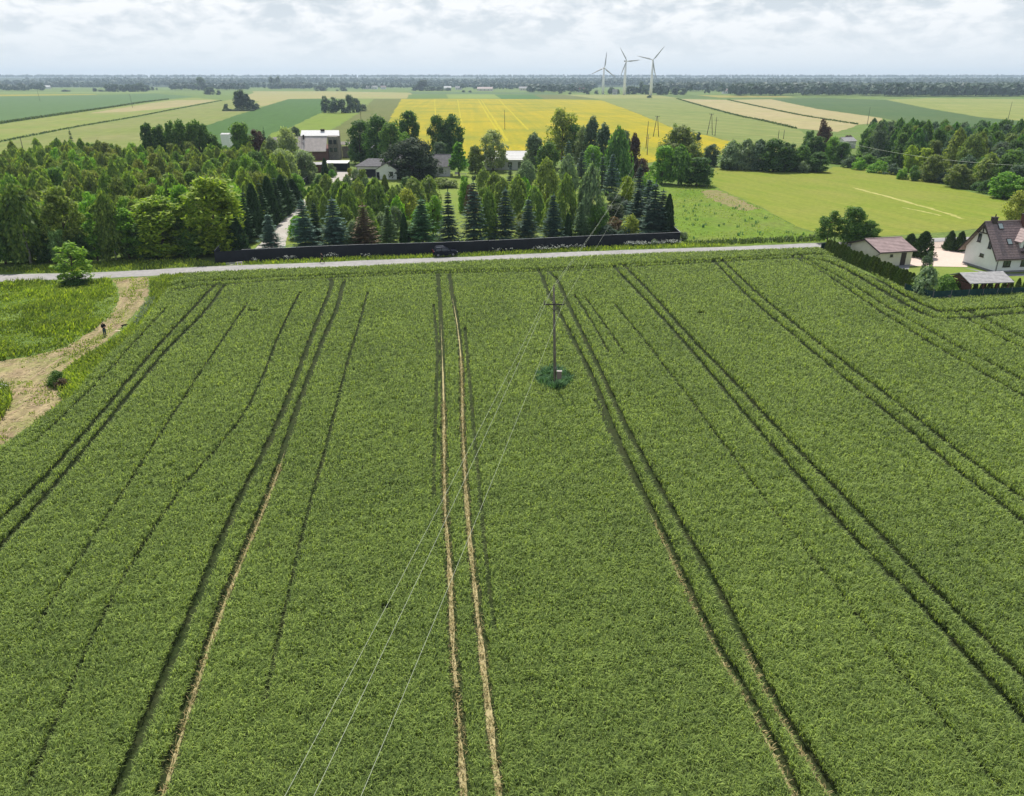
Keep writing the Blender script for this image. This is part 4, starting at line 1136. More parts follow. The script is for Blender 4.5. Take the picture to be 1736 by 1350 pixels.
# round the farm buildings
for k_, x, b_, t_, w_, c_, l_ in [
        ('pine', 700, 303, 237, 104, 'pine', 'broad dark pine in front of the main house'),
        ('cone', 778, 299, 231, 44, 'bright', 'bright green cone shaped tree beside the main house'),
        ('broad', 612, 278, 203, 50, 'deep', 'dark broad tree right of the barn'),
        ('broad', 645, 282, 196, 56, 'deep', 'dense dark tree over the garage roof'),
        ('broad', 664, 286, 206, 48, 'mid', 'mid green tree behind the garage'),
        ('broad', 694, 272, 186, 50, 'deep', 'round dark treetop against the rapeseed'),
        ('broad', 686, 283, 221, 34, 'fresh', 'lighter green tree behind the broad pine'),
        ('open', 742, 276, 190, 36, 'deep', 'dark tree with gaps, left of its pair by the rapeseed'),
        ('broad', 766, 275, 190, 50, 'deep', 'bigger dark tree of the pair by the rapeseed'),
        ('spruce', 728, 290, 236, 14, 'dark', 'thin dark spruce tip over the main house roof'),
        ('broad', 748, 290, 240, 34, 'bluegrey', 'blue grey bushy tree behind the main house'),
        ('broad', 806, 293, 247, 34, 'olive', 'olive bushy tree right of the bright green cone'),
        ('open', 836, 291, 219, 54, 'pale', 'silver grey willow before the white roofed house'),
        ('poplar', 906, 292, 222, 30, 'grey', 'upright grey willow right of the white roofed house'),
        ('broad', 898, 290, 252, 30, 'grey', 'pale bushy tree at the end of the white roof'),
        ('broad', 928, 296, 238, 46, 'mid', 'green tree between white roof and blue spruces'),
        ('open', 952, 286, 181, 62, 'gold', 'tall airy yellow green tree on the rapeseed edge'),
        ('open', 972, 286, 206, 42, 'mid', 'green tree leaning against the tall airy one'),
        ('poplar', 1001, 292, 193, 26, 'bluegrey', 'tall narrow dark poplar, highest in the back garden'),
        ('poplar', 1020, 296, 205, 26, 'bluegrey', 'narrow poplar right of the highest one'),
        ('poplar', 1056, 300, 214, 24, 'grey', 'greyish poplar left of the power poles'),
        ('poplar', 1073, 305, 222, 18, 'red', 'purplish slim tree nearest the power poles'),
        ('broad', 985, 290, 214, 30, 'pale', 'pale blossoming tree left of the dark poplar'),
        ('weeping', 1046, 312, 218, 52, (0.05, 0.10, 0.025), 'dark weeping birch behind the blue spruces'),
        ('broad', 1005, 300, 246, 40, 'fresh', 'fresh green tree over the blue spruces'),
        ('shrub', 1086, 300, 268, 34, 'red', 'purple brown shrub at the edge of the rapeseed'),
        ('broad', 1148, 296, 214, 70, 'olive', 'large olive treetop right of the power poles'),
        ('open', 1140, 286, 208, 26, 'pale', 'whitish dry treetop right of the power poles'),
        ('broad', 1122, 312, 246, 46, 'fresh', 'yellowish green tree left in the pasture corner group'),
        ('birch', 1150, 314, 248, 44, 'mid', 'green birch in the pasture corner group'),
        ('broad', 1170, 300, 240, 40, 'olive', 'olive tree behind the round dark bush'),
        ('broad', 1181, 315, 266, 58, 'deep', 'large round dark bush at the pasture corner'),
        ('broad', 1204, 282, 243, 34, 'bluegrey', 'blue green tree between the two tree groups'),
        ('shrub', 1098, 330, 290, 36, 'fresh', 'green shrub behind the corner spruces'),
        ('willow', 492, 284, 217, 46, 'pale', 'pale silver willow in front of the long barn'),
        ('willow', 516, 297, 255, 44, 'pale', 'pale bushy tree hiding the left half of the barn wall'),
        ('willow', 486, 322, 254, 60, 'pale', 'large silver green tree below the barn'),
        ('willow', 520, 310, 258, 48, 'grey', 'grey green tree left of the white carport'),
        ('broad', 503, 332, 292, 34, 'fresh', 'yellow green bush beside the side fence'),
        ('juniper', 552, 300, 268, 14, 'dark', 'narrow dark cypress left of the white carport'),
        ('shrub', 563, 297, 277, 18, 'grey', 'grey round shrub before the white carport'),
        ('shrub', 563, 301, 287, 14, 'bright', 'green ball shrub at the head of the drive'),
        ('broad', 505, 262, 215, 30, 'bluegrey', 'blue grey bush behind the barn roof'),
        ('shrub', 478, 266, 240, 30, 'gold', 'yellowish bush behind the long barn'),
        ('shrub', 594, 300, 283, 12, 'gold', 'small yellow bush by the garage corner'),
        ('broad', 545, 322, 296, 26, 'mid', 'green bush where the side fence meets the drive')]:
    tpx(k_, x, b_, t_, w_, c_, l_, 'shrub' if k_ == 'shrub' else 'tree')

# the dark conifers beside the drive
for i, (x, b_, t_) in enumerate([(422, 412, 322), (436, 402, 312), (449, 392, 306), (461, 382, 300), (472, 373, 298), (482, 365, 297), (490, 358, 300), (498, 350, 304)]):
    tpx('juniper' if i % 2 else 'fir', x, b_, t_, 34, 'dark', '%s dark conifer from the road beside the drive' % ORD[i], group='dark conifers lining the drive')

# the wood on the left
FOREST = []


def wood_tree(kind, x, b_, t_, w_, c_, l_):
    o = tpx(kind, x, b_, t_, w_, c_, l_)
    FOREST.append((o.location.x, o.location.y, 2.2))


for a_ in [('maple', 372, 430, 298, 112, (0.158, 0.215, 0.024), 'large yellow green maple at the right edge of the wood'),
           ('maple', 278, 436, 332, 112, (0.14, 0.20, 0.022), 'lower yellow green maple left of the largest one'),
           ('maple', 220, 438, 352, 66, 'fresh', 'green maple at the wood edge above the road'),
           ('maple', 120, 442, 314, 76, (0.14, 0.165, 0.04), 'pale tipped tree high above the lone young tree'),
           ('birch', 52, 446, 318, 72, (0.060, 0.088, 0.016), 'tall dark olive birch at the wood edge on the left'),
           ('broad', 10, 448, 348, 60, 'mid', 'leafy tree at the left edge of the wood'),
           ('cone', 166, 442, 352, 54, 'fresh', 'cone shaped green tree at the wood edge'),
           ('birch', 197, 440, 326, 50, (0.07, 0.10, 0.02), 'dark birch between the cone shaped tree and maples'),
           ('broad', 244, 438, 378, 60, 'mid', 'low green tree under the yellow green maples'),
           ('broad', 330, 436, 380, 56, 'mid', 'low dark tree under the largest maple'),
           ('maple', 320, 420, 312, 50, 'fresh', 'bright tree between the two yellow green maples'),
           ('broad', 84, 444, 392, 50, 'deep', 'dark low tree behind the lone young tree'),
           ('open', 106, 452, 386, 34, (0.09, 0.15, 0.05), 'blue green young tree rising behind the lone roadside tree'),
           ('broad', 140, 444, 394, 50, 'deep', 'shaded low tree right of the lone roadside tree'),
           ('broad', 395, 424, 352, 50, 'mid', 'green tree beside the gate conifer'),
           ('open', 270, 300, 263, 26, 'pale', 'pale yellowish treetop in the middle of the wood'),
           ('maple', 212, 330, 286, 46, 'fresh', 'fresh green treetop inside the wood'),
           ('maple', 295, 352, 292, 52, (0.11, 0.16, 0.03), 'light treetop with pale blossoms inside the wood'),
           ('poplar', 262, 296, 200, 24, 'deep', 'dark pointed poplar rising over the wood, left one'),
           ('poplar', 281, 297, 204, 28, 'deep', 'dark pointed poplar rising over the wood, right one'),
           ('spruce', 132, 290, 218, 20, 'dark', 'lone dark spruce tip over the far wood edge'),
           ('broad', 414, 300, 206, 54, 'mid', 'big round treetop before the dark green field'),
           ('broad', 444, 300, 216, 40, 'red', 'purplish tree right of the big round treetop'),
           ('spruce', 456, 300, 216, 22, 'dblue', 'blue green spruce left of the barn'),
           ('broad', 468, 312, 232, 40, 'grey', 'grey green tree at the barn end of the wood'),
           ('broad', 440, 330, 256, 50, 'mid', 'green tree inside the wood below the barn')]:
    wood_tree(*a_)
for i, (x, t_) in enumerate([(300, 201), (316, 199), (332, 206), (345, 200), (358, 208), (368, 222)]):
    o = tpx('poplar' if i % 2 else 'broad', x, 297, t_, 30, 'mid', '%s from the left of the tall trees along the back of the wood' % ORD[i], group='tall trees along the back of the wood')
    FOREST.append((o.location.x, o.location.y, 2.2))
WOOD = gpoly([(-330, 462), (0, 449), (60, 447), (200, 441), (345, 437), (380, 428), (420, 404), (470, 360), (490, 335), (478, 306), (380, 296), (240, 296), (120, 292), (60, 298), (0, 308), (-260, 330)])
xs = [p[0] for p in WOOD]; ys_ = [p[1] for p in WOOD]
WK = [('birch', 'birch'), ('birch', 'olive'), ('birch', (0.075, 0.118, 0.022)), ('birch', 'birch'), ('broad', 'mid'), ('broad', 'olive'), ('open', 'fresh'), ('birch', (0.08, 0.105, 0.03)), ('open', 'olive')]
WL = {'birch': 'olive green birch crowded in the middle of the left wood', 'broad': 'round leafy tree crowded among birches in the left wood', 'open': 'loose light green tree crowded among birches in the left wood'}
tries = 0
nw = 0
while tries < 9000 and nw < 295:
    tries += 1
    x, y = random.uniform(min(xs), max(xs)), random.uniform(min(ys_), max(ys_))
    if not inside(np.array([[x, y]]), WOOD)[0]: continue
    if abs(x) > 0.72 * (y * PC + 12) + 6: continue
    if any((x - q[0]) ** 2 + (y - q[1]) ** 2 < (q[2] + 2.1) ** 2 for q in FOREST): continue
    k_, c_ = random.choice(WK)
    h = random.uniform(8.2, 11.0) * (0.86 if y < 150 else 1.0)
    r_ = random.uniform(2.1, 2.8) if k_ == 'birch' else random.uniform(2.2, 2.9)
    c_ = GREEN[c_] if isinstance(c_, str) else (c_[0] * 1.6, c_[1] * 1.75, c_[2] * 1.75)
    tree(k_, (x, y, 0), h, r_, (c_[0] / 1.6 * 1.18, c_[1] / 1.75 * 1.12, c_[2] / 1.75 * 1.0), WL[k_], 'tree', 'trees of the wood on the left', jit=0.16)
    FOREST.append((x, y, 2.3)); nw += 1

# the wood on the right and the tree line
for i, a_ in enumerate([('birch', 1240, 287, 240, 42, 'grey', 'light grey green tree at the left end of the tree line'), ('birch', 1263, 288, 237, 40, 'grey', 'second light tree of the tree line by the hay field'),
                        ('birch', 1284, 289, 238, 40, 'bluegrey', 'blue green tree in the tree line by the hay field'), ('broad', 1310, 291, 235, 54, 'deep', 'largest dark tree of the tree line by the hay field'),
                        ('broad', 1332, 291, 240, 46, 'deep', 'dark tree right of the largest in the tree line'), ('broad', 1356, 290, 246, 36, 'mid', 'lighter tree at the right of the tree line'),
                        ('broad', 1385, 292, 258, 40, 'deep', 'round dark bush ending the tree line'), ('shrub', 1362, 293, 272, 26, 'grey', 'low grey shrub before the round dark bush'),
                        ('open', 1390, 268, 201, 30, 'red', 'tall reddish tree above the tree line'), ('broad', 1368, 268, 219, 30, 'deep', 'dark tree left of the tall reddish one'),
                        ('broad', 1378, 275, 230, 40, 'deep', 'dark bush under the tall reddish tree'), ('broad', 1408, 276, 232, 30, 'fresh', 'fresh green tree right of the tall reddish one'),
                        ('broad', 1424, 278, 240, 34, 'mid', 'green tree left of the grey shed'), ('shrub', 1437, 240, 228, 16, 'red', 'small red bush behind the grey shed'),
                        ('broad', 1540, 292, 244, 26, 'lime', 'bright yellow green tree against the dark right wood'), ('broad', 1562, 294, 250, 34, 'lime', 'wide yellow green tree against the dark right wood'),
                        ('broad', 1580, 308, 262, 44, 'olive', 'leaning olive tree at the front of the right wood'), ('broad', 1622, 318, 276, 48, 'olive', 'rounded brownish green tree at the front of the right wood'),
                        ('broad', 1700, 336, 292, 60, 'fresh', 'fresh green bush at the front right of the right wood'), ('broad', 1730, 340, 300, 50, 'fresh', 'green bush nearest the right picture edge of the wood')]):
    tpx(a_[0], *a_[1:], 'shrub' if a_[0] == 'shrub' else 'tree')
RW = gpoly([(1462, 270), (1500, 280), (1560, 292), (1620, 308), (1700, 328), (1800, 350), (1960, 380), (1960, 300), (1800, 272), (1640, 262), (1560, 256), (1470, 256)])
xs = [p[0] for p in RW]; ys_ = [p[1] for p in RW]
PL_ = []
tries = 0
while tries < 6000 and len(PL_) < 150:
    tries += 1
    x, y = random.uniform(min(xs), max(xs)), random.uniform(min(ys_), max(ys_))
    if not inside(np.array([[x, y]]), RW)[0] or x > 0.70 * (y * PC + 12) + 8: continue
    if any((x - q[0]) ** 2 + (y - q[1]) ** 2 < 4.6 ** 2 for q in PL_): continue
    PL_.append((x, y))
    k_ = random.choice(['birch', 'broad', 'broad', 'birch', 'open'])
    c_ = random.choice(['deep', 'mid', 'bluegrey', 'olive', 'deep', 'bluegrey'])
    h = random.uniform(10, 14.5) * (0.75 if y < 235 else 1)
    tree(k_, (x, y, 0), h, random.uniform(2.8, 3.8), c_, 'dark leafy tree packed into the long wood on the right', 'tree', 'trees of the wood on the right', jit=0.2)
front = [(1438, 284, 30), (1455, 288, 26), (1470, 285, 36), (1490, 293, 38), (1512, 296, 30), (1528, 304, 20), (1500, 282, 40), (1546, 306, 24), (1450, 276, 30), (1475, 277, 34)]
for i, (x, b_, w_) in enumerate(front):
    tpx('shrub', x, b_, b_ - random.uniform(16, 26), w_, random.choice(['mid', 'fresh', 'bluegrey']), 'rounded green bush on the grassy bank left of the right wood', 'shrub', 'bushes on the bank by the right wood')

for i in range(16):
    t = i / 15
    x, b_ = 1560 + 190 * t + random.uniform(-5, 5), 303 + 42 * t + random.uniform(-3, 2)
    tpx('shrub', x, b_, b_ - random.uniform(14, 24), random.uniform(22, 38), random.choice(['mid', 'deep', 'olive', 'bluegrey']), 'leafy bush at the shaded foot of the right wood', 'shrub', 'bushes at the foot of the right wood')
for i in range(14):
    x = 1226 + 12 * i + random.uniform(-3, 3)
    tpx('shrub', x, 287.5 + 0.2 * i + random.uniform(-1, 0.5), 273 + random.uniform(-4, 4), random.uniform(16, 24), random.choice(['mid', 'deep', 'grey', 'bluegrey']), 'low bush at the foot of the tree line by the hay field', 'shrub', 'bushes under the tree line')
# near trees right and left
for a_ in [('open', 1402, 413, 356, 46, 'mid', 'left of the three garden trees behind the beige shed'), ('broad', 1440, 413, 349, 54, 'mid', 'tallest of the three garden trees behind the beige shed'),
           ('broad', 1470, 413, 374, 42, 'mid', 'lowest of the three garden trees behind the beige shed'), ('open', 1718, 390, 322, 50, 'gold', 'airy yellow green tree behind the white house roof'),
           ('birch', 1566, 502, 452, 44, 'grey', 'bushy young birch at the corner of the green fence'), ('open', 1568, 470, 425, 22, 'bluegrey', 'small dark leaved tree on the lawn by the shed'),
           ('birch', 1600, 498, 466, 36, 'mid', 'low green birch right of the bushy one'),
           ('sapling', 128, 481, 408, 76, (0.12, 0.185, 0.022), 'lone young tree on the near side of the road')]:
    tpx(*a_)
tpx('shrub', 100, 653, 628, 36, 'mid', 'small bush beside the bend of the straw track', 'shrub')
tpx('shrub', 106, 657, 640, 26, 'brown', 'dead brown twigs at the foot of the track bush', 'shrub')
tpx('shrub', 128, 484, 466, 46, 'deep', 'dark undergrowth at the foot of the lone roadside tree', 'shrub')
tpx('shrub', 1108, 417, 405, 16, 'grey', 'grey weed clump before the fence corner', 'shrub')
tpx('shrub', 1158, 408, 392, 18, 'grey', 'small grey bush outside the fence corner', 'shrub')
# thuja hedge along the wheat
h0, h1, h2 = P(1399, 428), P(1470, 460), P(1545, 494)
n_h = 30
for i in range(n_h):
    t = i / (n_h - 1)
    p = h0.lerp(h1, t * 2) if t < 0.5 else h1.lerp(h2, t * 2 - 1)
    p = p + Vector((0.55 + random.uniform(-.1, .1), 0.45, 0))
    tree('thuja', p, random.uniform(2.1, 2.6), random.uniform(0.85, 1.0), 'thuja', 'olive thuja in the dense hedge between wheat and beige shed', 'hedge plant', 'thuja hedge along the wheat', jit=0.12)
for i in range(11):
    p = P(1640 + i * 12, 497.5 - i * 0.7)
    tree('thuja', p, random.uniform(1.5, 2.0), random.uniform(0.45, 0.58), 'thuja', 'small cone shaped thuja in the row before the wooden shelter', 'hedge plant', 'small thujas before the shelter', jit=0.12)
for a_ in [('thuja', 1562, 436, 392, 44, (0.032, 0.055, 0.018), 'big dark thuja right of the beige shed'), ('thuja', 1540, 428, 396, 34, (0.032, 0.055, 0.018), 'dark thuja behind the beige shed roof'),
           ('thuja', 1608, 424, 391, 24, (0.028, 0.05, 0.018), 'dark thuja left of the pair by the gate'), ('thuja', 1625, 426, 392, 26, (0.028, 0.05, 0.018), 'dark thuja of the gate pair touching the white house'),
           ('thuja', 1628, 497, 470, 36, 'thuja', 'broad rounded thuja left of the small thuja row')]:
    tpx(*a_, 'hedge plant')
# hedge along the drive in the estate
for i in range(9):
    t = i / 8
    p = P(498, 348).lerp(P(546, 308), t)
    tree('thuja', p, 1.5, 0.8, 'fresh', 'low green hedge bush between side fence and drive', 'hedge plant', 'low hedge along the drive')


# single trees and clumps far out on the plain
def clump(items, group=None):
    for k_, x, b_, t_, w_, c_, l_ in items:
        tpx(k_, x, b_, t_, w_ * 1.15, c_, l_, 'tree', group)


FB, FM = (0.042, 0.068, 0.040), (0.058, 0.088, 0.042)
clump([('farpop', 404, 187, 156, 14, FB, 'left tall tree of the lone poplar clump'), ('farpop', 411, 187, 153, 16, FB, 'tallest tree of the lone poplar clump'), ('farpop', 419, 187, 158, 15, FB, 'right tall tree of the lone poplar clump'),
       ('far', 429, 186.5, 168, 14, FB, 'low tree on the right of the lone poplar clump'), ('far', 436, 185.5, 175, 9, FB, 'smallest bush of the lone poplar clump'), ('far', 384, 187, 176, 8, FB, 'single bush left of the lone poplar clump')])
for i in range(10):
    tpx('shrub', 380 + i * 5.4, 188.6, 184.4, 9, FB, 'low dark scrub at the foot of the lone poplar clump', 'shrub', 'scrub under the poplar clump')
clump([('far', 553, 191.5, 162, 18, 'bluegrey', 'leftmost grey tree of the willow clump behind the bright field'), ('far', 566, 192, 164, 18, 'bluegrey', 'second grey tree of the willow clump'), ('far', 580, 192, 168, 18, FB, 'lower dark tree in the middle of the willow clump'),
       ('far', 594, 191.5, 160, 16, 'bluegrey', 'tall grey tree right of the middle of the willow clump'), ('far', 604, 190.5, 165, 15, 'bluegrey', 'grey tree near the right end of the willow clump'), ('far', 615, 188.8, 176, 15, 'grey', 'low bush at the right end of the willow clump')])
for i, (x, b_, t_, w_) in enumerate([(184, 156, 143, 15), (196, 156, 142, 15), (208, 156, 143.5, 13), (219, 156, 142, 14), (230, 155.8, 142, 16), (240, 155.6, 140, 18), (250, 155, 144, 12)]):
    tpx('far', x, b_, t_, w_, FB, '%s dark tree from the left in the far left grove' % ORD[i], 'tree', 'grove on the far left')
clump([('far', 161, 155.5, 149, 7, FB, 'round bush left of the far left grove'), ('far', 171, 155.6, 152, 9, FB, 'flat bush touching the far left grove'), ('far', 112, 155.6, 152, 14, FB, 'low dark mound on the far left field'),
       ('far', 259, 153.5, 147, 5, FM, 'tiny tree right of the far left grove'), ('far', 266, 153, 149, 3.5, FM, 'tiniest bush right of the far left grove'),
       ('far', 350, 160, 150, 9, FB, 'left bush of the twin bushes beyond the poplar clump'), ('far', 357, 160.5, 147, 15, FB, 'biggest of the twin bushes beyond the poplar clump'), ('far', 371, 161, 153, 8, FB, 'small round bush right of the twin bushes'),
       ('far', 543, 154.2, 144.5, 20, FB, 'dark mound tree on the horizon left of centre'), ('far', 582, 154.5, 144.5, 12, FB, 'round tree on the horizon left of centre'), ('far', 572, 154.3, 151.5, 5, FB, 'tiny bush beside the round horizon tree'),
       ('far', 717, 154.2, 134.5, 18, (0.022, 0.04, 0.022), 'large dark lone tree on the horizon'), ('far', 704, 154.2, 145, 12, FB, 'bush left of the large lone horizon tree'), ('far', 732, 154.2, 146, 14, FB, 'bush right of the large lone horizon tree'),
       ('far', 746, 154.2, 146, 14, FB, 'second bush right of the large lone horizon tree'), ('far', 760, 154.2, 148.5, 12, FB, 'low bush near the white roofed far houses'), ('far', 786, 156.8, 153, 6, FB, 'small field bush right of centre left'), ('far', 797, 157, 153.5, 6, FB, 'second small field bush')])
for i, (x, b_, t_, w_) in enumerate([(994, 160, 150, 12), (1011, 160, 153, 8), (1036, 159.8, 147, 14), (1046, 159.8, 151, 10), (1068, 160, 145, 18), (1078, 160, 147, 14), (1088, 160, 138, 16), (1094, 160.5, 144, 14), (1118, 160.4, 148, 14), (1128, 160.6, 151, 12), (1144, 161, 147, 18), (1158, 161, 149, 14), (950, 159, 155, 8), (966, 160, 156, 6)]):
    tpx('far', x, b_, t_, w_, FM if i % 2 else FB, '%s tree from the left in the loose row at the wind turbines' % ORD[i], 'tree', 'trees round the wind turbines')
tpx('shrub', 1101, 166.3, 161.5, 9, FB, 'dark bush hiding the foot of the nearest turbine', 'shrub')
tpx('far', 1183, 240, 0.5 + 223, 12, FB, 'dark crown beside the twin poles', 'tree')

# ------------------------------------------------------------------ far woods as one mass each
M['far_leaf'] = leaf_mat('far forest leaves', (0.040, 0.080, 0.044), trans=0.2, val=0.26)


def ground_z(y):
    """low wooded rise towards the horizon"""
    return np.clip((y - 3000) / 3500, 0, 1) ** 1.2 * 40


def mass(name, label, pts, hmin, hmax):
    n = len(pts)
    th = RNG.uniform(hmin, hmax, n)
    per = 16
    bid = np.repeat(np.arange(n), per)
    d = rdir(n * per); d[:, 2] = np.abs(d[:, 2])
    r_ = (th * RNG.uniform(0.26, 0.42, n))[bid]
    gz = ground_z(pts[:, 1])
    c = np.zeros((n * per, 3))
    c[:, :2] = pts[bid] + d[:, :2] * r_[:, None]
    c[:, 2] = gz[bid] + th[bid] * (0.30 + 0.62 * d[:, 2])
    nr = unit(d + rdir(n * per) * 0.4)
    ax = np.cross(nr, rdir(n * per))
    s = th[bid] * RNG.uniform(0.30, 0.5, n * per)
    me = leaf_mesh(name, c, ax, nr, s * 1.2, s * 0.95, M['far_leaf'])
    me.attributes['rnd'].data.foreach_set('value', np.clip(0.6 * RNG.random(n)[bid] + 0.4 * RNG.random(n * per), 0, 1).astype(np.float32))
    o = link(name, me)
    return tag(o, label, 'forest', None, 'stuff')


def belt(px0, px1, y_near, y_far, n, thick=1.0):
    x = RNG.uniform(px0, px1, n)
    lo, hi = math.log(ys(y_near)), math.log(y_far)
    Y = np.exp(lo + (hi - lo) * RNG.random(n) ** thick)
    X = (x - CX) / F * (Y * PC + CAM_H * PS)
    return np.stack([X, Y], 1)


hl = MB()
gx = np.linspace(-9000, 9000, 40); gy = [2950, 3200, 3600, 4200, 5000, 6000, 6600, 8900]
hv = [(x, y, float(ground_z(np.array(y))) - (0.4 if y < 3000 else 0)) for y in gy for x in gx]
hf = [(j * 40 + i, j * 40 + i + 1, (j + 1) * 40 + i + 1, (j + 1) * 40 + i) for j in range(len(gy) - 1) for i in range(39)]
hl.add(hv, hf)
M['hill'] = field_mat('wooded rise', (0.030, 0.05, 0.024), (0.042, 0.064, 0.028), (0.05, 0.075, 0.03), 0, 0.004, 0.01, 0.003)
tag(hl.build('hills', M['hill'], fix=False), 'low wooded rise on the horizon', None, None, 'structure')
def ragged(p, s_, cut, seed):
    return p[vnoise(p[:, 0], p[:, 1], s_, seed) > cut]


mass('forest', 'dark forest filling the right horizon', np.concatenate([ragged(belt(1100, 1900, 161.5, 2600, 2600), 0.006, -0.5, 71), ragged(belt(1240, 1900, 163.3, 1700, 800), 0.01, -0.6, 72), ragged(belt(1500, 1950, 164.6, 1500, 420), 0.02, -0.8, 73)]), 9, 23)
mass('forest', 'far forest belt along the whole horizon', np.concatenate([belt(-120, 1880, 139.5, 6600, 4200, 1.0), ragged(belt(-120, 1880, 147.5, 4800, 6200, 0.9), 0.0035, -0.35, 74)]), 11, 25)
mass('forest', 'loose tree belt in the middle of the horizon', np.concatenate([ragged(belt(600, 1010, 152.5, 3000, 620), 0.008, -0.2, 75), belt(895, 1000, 157.5, 2000, 140)]), 8, 19)
mass('forest', 'tree belt round the villages left of centre', np.concatenate([belt(290, 420, 153.5, 2400, 150), belt(455, 530, 151.5, 2500, 110), ragged(belt(420, 640, 151, 3200, 320), 0.008, -0.2, 76)]), 8, 21)
mass('forest', 'grove of the village on the far left', np.concatenate([belt(-150, 75, 155.2, 2300, 190), belt(60, 190, 149.5, 2900, 130)]), 9, 21)
tpx('far', 342, 153.4, 129.5, 17, 'bluegrey', 'tall grey tree over the village grove left of centre', 'tree')
tpx('farpop', 462, 151, 130.5, 10, 'bluegrey', 'left poplar of the tall far pair', 'tree')
tpx('farpop', 472, 151, 130.5, 12, 'bluegrey', 'right poplar of the tall far pair', 'tree')


# ------------------------------------------------------------------ buildings
def stepped_roof(b, x0, x1, ya, za, yb, zb, n=10, th=0.10, step=0.045):
    """courses of tiles from the eave (ya, za) up to the ridge (yb, zb)"""
    for i in range(n):
        t0, t1 = i / n, (i + 1) / n
        y0, z0, y1, z1 = ya + (yb - ya) * t0, za + (zb - za) * t0, ya + (yb - ya) * t1, za + (zb - za) * t1
        b.add([(x0, y0, z0 + step), (x1, y0, z0 + step), (x1, y1, z1), (x0, y1, z1), (x0, y0, z0 - th), (x1, y0, z0 - th), (x1, y1, z1 - th), (x0, y1, z1 - th)],
              [(0, 1, 2, 3), (7, 6, 5, 4), (0, 4, 5, 1), (1, 5, 6, 2), (3, 2, 6, 7), (0, 3, 7, 4)])


def window(root, face, u, z, w, h, name='window', bars=1, frame='dark_trim', glass='glass', label=None, pos=0.0):
    """a framed window on the front (y = pos) or the left gable (x = pos)"""
    f = MB(); g_ = MB()
    t = 0.07

    def bx(b, u0, z0, du, dz, out, dep):
        if face == 'front': b.box((u0, pos - out, z0), (du, dep, dz))
        elif face == 'back': b.box((u0, pos + out, z0), (du, dep, dz))
        else: b.box((pos - out, u0, z0), (dep, du, dz))
    bx(f, u - w / 2 + t / 2, z, t, h, 0.03, 0.07); bx(f, u + w / 2 - t / 2, z, t, h, 0.03, 0.07)
    bx(f, u, z + h / 2 - t / 2, w - 2 * t, t, 0.03, 0.07); bx(f, u, z - h / 2 + t / 2, w - 2 * t, t, 0.03, 0.07)
    for k in range(bars):
        bx(f, u - w / 2 + w * (k + 1) / (bars + 1), z, 0.06, h - 2 * t, 0.03, 0.06)
    bx(f, u, z - h / 2 - 0.04, w + 0.16, 0.05, 0.07, 0.16)
    fo = f.build(name, M[frame], root)
    bx(g_, u, z, w - 2 * t, h - 2 * t, 0.012, 0.022)
    g_.build('pane', M[glass], fo)
    if label: fo['label'] = label
    return fo


def gable_house(name, label, loc, rz, L_, D_, eave, ridge, wall, roof, ov=0.5, ovx=0.4, courses=12, cat='house'):
    o = empty(name, loc, label, cat, rz)
    b = MB(); b.prism_x([(0, 0), (D_, 0), (D_, eave), (D_ / 2, ridge), (0, eave)], 0, L_)
    b.build('wall', M[wall], o)
    s = (ridge - eave) / (D_ / 2)
    r_ = MB()
    stepped_roof(r_, -ovx, L_ + ovx, -ov, eave - ov * s + 0.16, D_ / 2, ridge + 0.16, courses)
    stepped_roof(r_, -ovx, L_ + ovx, D_ + ov, eave - ov * s + 0.16, D_ / 2, ridge + 0.16, courses)
    rf = r_.build('roof', M[roof], o)
    rc = MB(); rc.tube([(-ovx, D_ / 2, ridge + 0.17), (L_ + ovx, D_ / 2, ridge + 0.17)], 0.11, 7)
    rc.build('ridge_cap', M[roof], rf)
    return o, rf, s


# white house on the right
WL_ = P(1685, 463)
o, rf, s = gable_house('white_house', 'white rendered house with brown tiled roof at the right edge', WL_, R(9), 13.0, 7.2, 2.95, 7.35, 'white_wall', 'roof_brown', 0.75, 0.75, 15)
b = MB()
for x0 in (-0.77,):
    for ya, yb in ((-0.78, 3.6), (7.98, 3.6)):
        za = 2.95 - 0.78 * s
        b.add([(x0 - 0.05, ya, za + 0.20), (x0, ya, za + 0.20), (x0, yb, 7.52), (x0 - 0.05, yb, 7.52), (x0 - 0.05, ya, za - 0.06), (x0, ya, za - 0.06), (x0, yb, 7.25), (x0 - 0.05, yb, 7.25)],
              [(0, 1, 2, 3), (7, 6, 5, 4), (0, 3, 7, 4), (1, 5, 6, 2), (0, 4, 5, 1), (3, 2, 6, 7)])
b.build('barge_board', M['dark_trim'], o)
b = MB()                                  # timber truss in the gable peak
b.box((-0.62, 3.6, 5.75), (0.12, 2.5, 0.14)); b.box((-0.62, 3.6, 6.45), (0.12, 0.14, 1.3))
b.tube([(-0.62, 2.6, 5.75), (-0.62, 3.55, 6.75)], 0.06, 5); b.tube([(-0.62, 4.6, 5.75), (-0.62, 3.65, 6.75)], 0.06, 5)
b.build('gable_truss', M['dark_trim'], o)
window(o, 'left', 2.15, 4.1, 0.72, 1.2, bars=0); window(o, 'left', 4.7, 4.75, 0.75, 1.35, bars=0); window(o, 'left', 3.4, 2.15, 0.85, 0.5, bars=0)
window(o, 'front', 1.9, 1.6, 1.3, 1.35); window(o, 'front', 5.2, 1.6, 1.6, 1.35); window(o, 'front', 8.6, 1.5, 1.6, 1.5)
b = MB(); b.tube([(-0.6, -0.82, 2.33), (13.5, -0.82, 2.33)], 0.07, 6); b.tube([(0.05, -0.8, 2.3), (0.15, -0.1, 1.95), (0.15, -0.1, 0.1)], 0.05, 6); b.build('gutter', M['dark_trim'], o)
